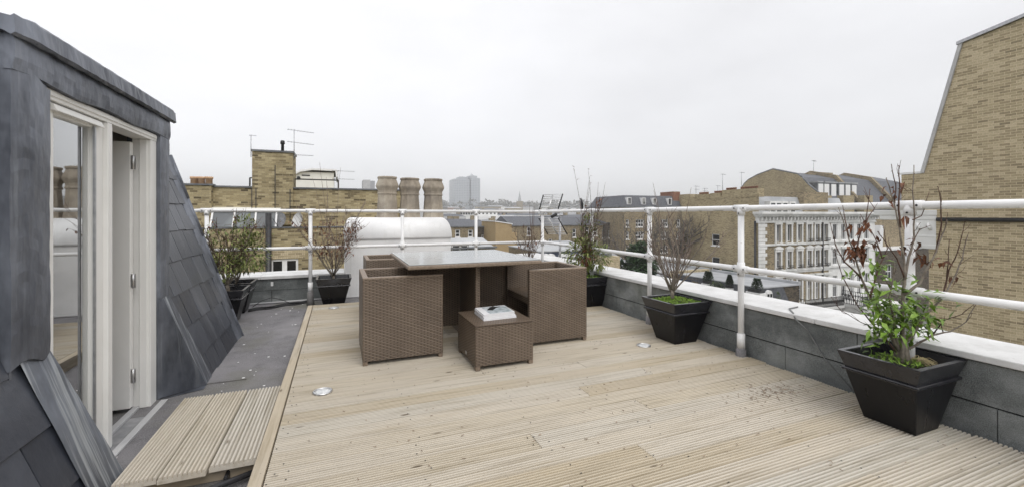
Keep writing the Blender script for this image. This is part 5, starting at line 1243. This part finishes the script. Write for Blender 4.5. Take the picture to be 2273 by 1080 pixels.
th, a, b, z = simple_house('slate_link_house', 1086, 1100, 497, 60., 8, 'grey_roof', 'narrow grey slate fronted link with two white windows beside the tan wall', ((1092.5, 518), (1092.5, 537)), ww=.62, wh=1.1, vb=1)
th = bld('tan_wall_house', at(1120, 560, Y=54.), 'blank tan rendered house wall behind the table', 'house')
a, b = at(1100, 492, Y=54.), at(1136, 498, Y=54.); c = at(1143, 516, Y=54.)
pts = [(a.x, -12), (a.x, a.z), (b.x, b.z), (b.x, c.z), (c.x + .3, c.z), (c.x + .3, -12)]; m = MB(); m.hexa([(x, 54, z_) for x, z_ in pts], [(x, 60, z_) for x, z_ in pts]); m.build('wall', 'tan_render', th)
m = MB(); m.hexa([(a.x - .1, 53.9, a.z), (b.x + .1, 53.9, b.z), (b.x + .1, 60, b.z), (a.x - .1, 60, a.z)], [(a.x - .1, 53.9, a.z + .12), (b.x + .1, 53.9, b.z + .12), (b.x + .1, 60, b.z + .12), (a.x - .1, 60, a.z + .12)]); m.build('coping', 'white_paint', th)
simple_house('brick_house', 1136, 1268, 501, 66., 10, 'brown_brick', 'long brown brick terrace behind the grid aerial with a black gutter', ((1174, 513), (1178, 545), (1222, 540), (1275, 517)), rh=1.6, ww=.7, wh=1.5)
simple_house('brick_house', 1268, 1345, 500, 67., 10, 'brown_brick', 'brown brick terrace house behind the bushy shrub', ((1303, 512), (1322, 514), (1341, 519), (1303, 540), (1322, 542)), rh=1.5, ww=.9, wh=1.5)
simple_house('brick_house', 1345, 1379, 496, 66., 10, 'dark_brick', 'dark soot stained brick house end left of the mansard block', ((1354, 520), (1370, 508), (1371, 530), (1354, 548), (1371, 549)), rh=.9, ww=.6, wh=1.3)
simple_house('brick_house', 1196, 1300, 552, 52., 9, 'red_brick', 'low grey roofed house under the middle rail by the corner post', (), roof='grey_roof', rh=.8)
simple_house('brick_house', 1300, 1400, 585, 46., 8, 'brown_brick', 'low dark roofed house behind the square brick stack', (), roof='grey_roof', rh=1.0)
simple_house('low_extension', 1000, 1100, 551, 40., 8, 'brown_brick', 'low back extension roof seen just over the table', ((1014, 560), (1030, 560)), roof='pale_roof', rh=.8)

# ------------------------------------------------------------------ far city
tw_ = bld('tower_block', at(1040, 470, Y=620.), 'pale grey glazed tower block on the hazy skyline', 'tower')
u = lambda px, py: at(px, py, Y=620.)
a, b, c, e = u(1008, 397), u(1043, 460), u(1064, 396), u(1046, 394)
t = NT('tower_glazing'); U_, V_, co = t.planar(); vec = t.N('ShaderNodeCombineXYZ', i0=U_, i1=V_, i2=0.).outputs[0]
bt = t.N('ShaderNodeTexBrick', Vector=vec, Color1=(.20, .23, .27), Color2=(.27, .30, .345), Mortar=(.42, .44, .47), Scale=1., _offset=0.); t.inp(bt, 'Mortar Size', .45); t.inp(bt, 'Brick Width', 2.6); t.inp(bt, 'Row Height', 2.5)
t.inp(t.b, 'Base Color', bt.outputs['Color']); t.inp(t.b, 'Roughness', .3); MATS['tower_glazing'] = t.m
m = MB(); m.box(a.x, 620, -12, b.x, 650, a.z); m.build('west_block', 'tower_glazing', tw_); m = MB(); m.box(b.x + .8, 616, -12, c.x, 652, c.z); m.build('east_block', 'tower_glazing', tw_)
m = MB(); m.box(u(1022, 0).x, 625, a.z, u(1040, 0).x, 645, u(1030, 392).z); m.box(u(1044, 0).x, 622, c.z, u(1060, 0).x, 645, u(1050, 390).z); m.build('plant_room', 'tower_clad', tw_)
m = MB()
for px, py in ((1031, 391), (1050, 384), (1053, 386), (1055, 388)): p = u(px, py); m.tube([(p.x, 630, a.z), (p.x, 630, p.z)], .8, 5)
m.build('mast', 'tower_clad', tw_)
sp = bld('church_spire', at(1153, 470, Y=480.), 'slim grey church spire on the skyline', 'church'); u = lambda px, py: at(px, py, Y=480.)
p, p2 = u(1153.5, 425), u(1153.5, 447); m = MB(); m.hexa([(p2.x + 2.3 * math.cos(k_ * .785), 480 + 2.3 * math.sin(k_ * .785), p2.z) for k_ in range(8)], [(p2.x + .12 * math.cos(k_ * .785), 480 + .12 * math.sin(k_ * .785), p.z) for k_ in range(8)]); m.build('spire', 'grey_roof', sp)
m = MB(); m.box(p2.x - 3, 477, -12, p2.x + 3, 483, p2.z); m.build('tower', 'brown_brick', sp)
ar = bld('arcaded_building', at(1050, 490, Y=190.), 'long white building with a row of small dark arches, right of the tower block', 'building'); u = lambda px, py: at(px, py, Y=190.)
a, b = u(1000, 465), u(1104, 490); m = MB(); m.box(a.x, 190, -12, b.x, 205, u(1050, 470).z); m.build('wall', 'stucco', ar)
m = MB(); m.box(u(1060, 0).x, 188, -12, u(1137, 0).x, 200, u(1100, 479).z); m.build('front_range', 'white_paint', ar)
for k_ in range(7): c = u(1018 + k_ * 5.8, 473.5); m = MB(); m.box(c.x - .42, 189.8, c.z - .55, c.x + .42, 189.99, c.z + .5); m.build('window', 'pane', ar)
for k_ in range(8): c = u(1064 + k_ * 8.5, 473.5); m = MB(); m.box(c.x - .35, 189.8, c.z - .45, c.x + .35, 189.99, c.z + .4); m.build('window', 'pane', ar)
q = random.Random(77); mats = ['stucco', 'brown_brick', 'grey_render', 'cream_render', 'flank_brick', 'brown_brick', 'dark_brick', 'red_brick']
for i in range(64):
    Yd = 95 + (i / 63) ** 1.6 * 560 + q.uniform(-8, 8); px = q.uniform(975, 1400); py = 492 - 40 * (1 - math.exp(-(Yd - 90) / 210)) + q.uniform(-4, 5)
    if py < 452: py = q.uniform(453, 462)
    c = at(px, py, Y=Yd); w_ = q.uniform(5, 14); hh = q.uniform(7, 12); th = bld('distant_house', (c.x, Yd, -12), 'small far off house, one of many packed along the hazy skyline', 'house', 'far off houses on the skyline')
    m = MB(); m.box(c.x - w_, Yd, -12, c.x + w_, Yd + hh, c.z - 1.2); m.build('wall', mats[i % len(mats)], th)
    m = MB(); rt = q.choice(['slate_roof', 'grey_roof', 'pale_roof', 'slate_roof', 'lead_dark']); s_ = q.uniform(.2, 2.5)
    m.hexa([(c.x - w_, Yd, c.z - 1.199), (c.x + w_, Yd, c.z - 1.199), (c.x + w_, Yd + hh, c.z - 1.199), (c.x - w_, Yd + hh, c.z - 1.199)], [(c.x - w_ + s_, Yd + hh * .4, c.z), (c.x + w_ - s_, Yd + hh * .4, c.z), (c.x + w_ - s_, Yd + hh * .6, c.z), (c.x - w_ + s_, Yd + hh * .6, c.z)]); m.build('roof', rt, th)
    if Yd < 330:
        m = MB()
        for k_ in range(q.randint(3, 7)): x = c.x - w_ + 1 + (2 * w_ - 2) * k_ / 7; m.box(x, Yd - .06, c.z - 3.4, x + .8, Yd - .001, c.z - 1.9)
        m.build('window', q.choice(['white_paint', 'pane', 'pane_pale']), th)
        m = MB(); x = c.x + q.uniform(-.7, .7) * w_; m.box(x - .7, Yd + hh * .42, c.z - .6, x + .7, Yd + hh * .58, c.z + q.uniform(.6, 1.4)); m.build('chimney', 'brown_brick', th)
m = MB(); q = random.Random(78)
for i in range(330):
    Yd = q.uniform(560, 1150); px = q.uniform(960, 1420) if i % 5 else q.uniform(380, 2000); l = 1. if i % 3 else .6
    c = at(px, 456 + q.gauss(0, 3.2), Y=Yd); r_ = q.uniform(4, 9)
    for _ in range(46): d = rdir(q, .15); leaf(m, V(c) + V((d.x * r_ * 1.5, d.y * r_, d.z * r_ * .8 - r_ * .4)) * q.uniform(.3, 1), d + rdir(q) * .6, r_ * .55, r_ * .38, q, .2)
tag(m.build('treeline', 'far_tree', normals=False), 'belt of bare winter trees along the far skyline', 'trees', kind='stuff')

m = MB(); m.poly([(-2500, -900, -12), (2500, -900, -12), (2500, 3500, -12), (-2500, 3500, -12)]); tag(m.build('ground', 'garden'), kind='structure')
m = MB(); m.poly([(16, 12, -11.99), (150, 12, -11.99), (150, 26.5, -11.99), (16, 26.5, -11.99)]); tag(m.build('road', 'asphalt'), kind='structure')
m = MB(); m.box(16, 26.5, -12, 150, 29.6, -11.86); m.box(16, 9, -12, 150, 12, -11.86); tag(m.build('pavement', 'street_paving'), kind='structure')
m = MB(); m.box(-3.2, -2, -12, 3.35, 7.05, -.42); ob = m.build('building_block', 'yellow_brick'); tag(ob, 'lower walls of the building under the terrace', 'building')
m = MB(); q = random.Random(3)                          # low hills on the horizon
for i in range(40):
    x0, x1 = -1500 + i * 100, -1500 + (i + 1) * 100; h = lambda x: -10 + 15 * (1 + .4 * math.sin(x * .004) + .25 * math.sin(x * .013 + 1)) + x * .003
    m.hexa([(x0, 1300, -13), (x1, 1300, -13), (x1, 1700, -13), (x0, 1700, -13)], [(x0, 1400, h(x0)), (x1, 1400, h(x1)), (x1, 1600, h(x1)), (x0, 1600, h(x0))])
tag(m.build('hills', 'far_tree'), kind='structure')

# haze in the air
HZ = .00085
if HZ:
    m = MB(); m.box(-2400, -880, -13, 2400, 1750, 90); o = m.build('haze', 'white_paint'); o.data.materials.clear()
    hm = bpy.data.materials.new('haze'); hm.use_nodes = True; nt = hm.node_tree; nt.nodes.remove(nt.nodes['Principled BSDF'])
    pv = nt.nodes.new('ShaderNodeVolumePrincipled'); pv.inputs['Color'].default_value = (.93, .94, .96, 1); pv.inputs['Density'].default_value = HZ; pv.inputs['Anisotropy'].default_value = .2
    nt.links.new(pv.outputs[0], nt.nodes['Material Output'].inputs['Volume']); o.data.materials.append(hm); tag(o, kind='stuff')

# ------------------------------------------------------------------ overcast sky and soft sun
SUN_EL, SUN_AZ = R(50), R(170)                          # azimuth clockwise from +Y
w = bpy.data.worlds.new('World'); sc.world = w; w.use_nodes = True; nt = w.node_tree; bg = nt.nodes['Background']
sky = nt.nodes.new('ShaderNodeTexSky'); sky.sky_type = 'NISHITA'; sky.sun_disc = False; sky.sun_elevation = SUN_EL; sky.sun_rotation = SUN_AZ
def WN(t, **k):
    x = nt.nodes.new(t)
    for a, b in k.items():
        if a[0] == '_': setattr(x, a[1:], b)
        else:
            s_ = x.inputs[int(a[1:])] if a[0] == 'i' and a[1:].isdigit() else x.inputs[a]
            if isinstance(b, bpy.types.NodeSocket): nt.links.new(b, s_)
            else: s_.default_value = b
    return x
dirn = WN('ShaderNodeTexCoord').outputs['Generated']
sepd = WN('ShaderNodeSeparateXYZ', i0=dirn)
st2 = WN('ShaderNodeVectorMath', _operation='MULTIPLY', i0=dirn, i1=(1, 1, 2.6)).outputs[0]
n1 = WN('ShaderNodeTexNoise', Vector=st2, Scale=2.3, Detail=6., Roughness=.52).outputs['Fac']
# cloud deck: brighter to the west, a little greyer to the east and at the horizon
g1 = WN('ShaderNodeMath', _operation='MULTIPLY_ADD', i0=sepd.outputs[0], i1=-.13, i2=.94).outputs[0]
g2 = WN('ShaderNodeMath', _operation='MULTIPLY_ADD', i0=n1, i1=.30, i2=g1).outputs[0]
g3 = WN('ShaderNodeMath', _operation='SUBTRACT', i0=g2, i1=.15).outputs[0]
cl = WN('ShaderNodeCombineXYZ', i0=g3, i1=g3, i2=WN('ShaderNodeMath', _operation='MULTIPLY', i0=g3, i1=1.025).outputs[0]).outputs[0]
scl = WN('ShaderNodeVectorMath', _operation='SCALE', i0=cl); scl.inputs['Scale'].default_value = 10.
mixw = WN('ShaderNodeMix', _data_type='RGBA'); mixw.inputs[0].default_value = .95
nt.links.new(sky.outputs[0], mixw.inputs[6]); nt.links.new(scl.outputs[0], mixw.inputs[7])
nt.links.new(mixw.outputs[2], bg.inputs['Color']); bg.inputs['Strength'].default_value = .110
sl = bpy.data.lights.new('sun', 'SUN'); so = bpy.data.objects.new('sun', sl); COL.objects.link(so)
sl.energy = 1.5; sl.angle = R(40); sl.color = (1., .97, .92)
d = V((math.sin(SUN_AZ) * math.cos(SUN_EL), math.cos(SUN_AZ) * math.cos(SUN_EL), math.sin(SUN_EL)))
so.rotation_euler = d.to_track_quat('Z', 'Y').to_euler(); so.location = (0, -5, 20)

vs = sc.view_settings; vs.view_transform = 'Standard'; vs.look = 'None'; vs.gamma = 1; vs.use_curve_mapping = False; vs.exposure = .10
sc.render.engine = 'CYCLES'; sc.cycles.use_denoising = True
sc.cycles.volume_bounces = 1; sc.cycles.max_bounces = 10; sc.cycles.transparent_max_bounces = 12
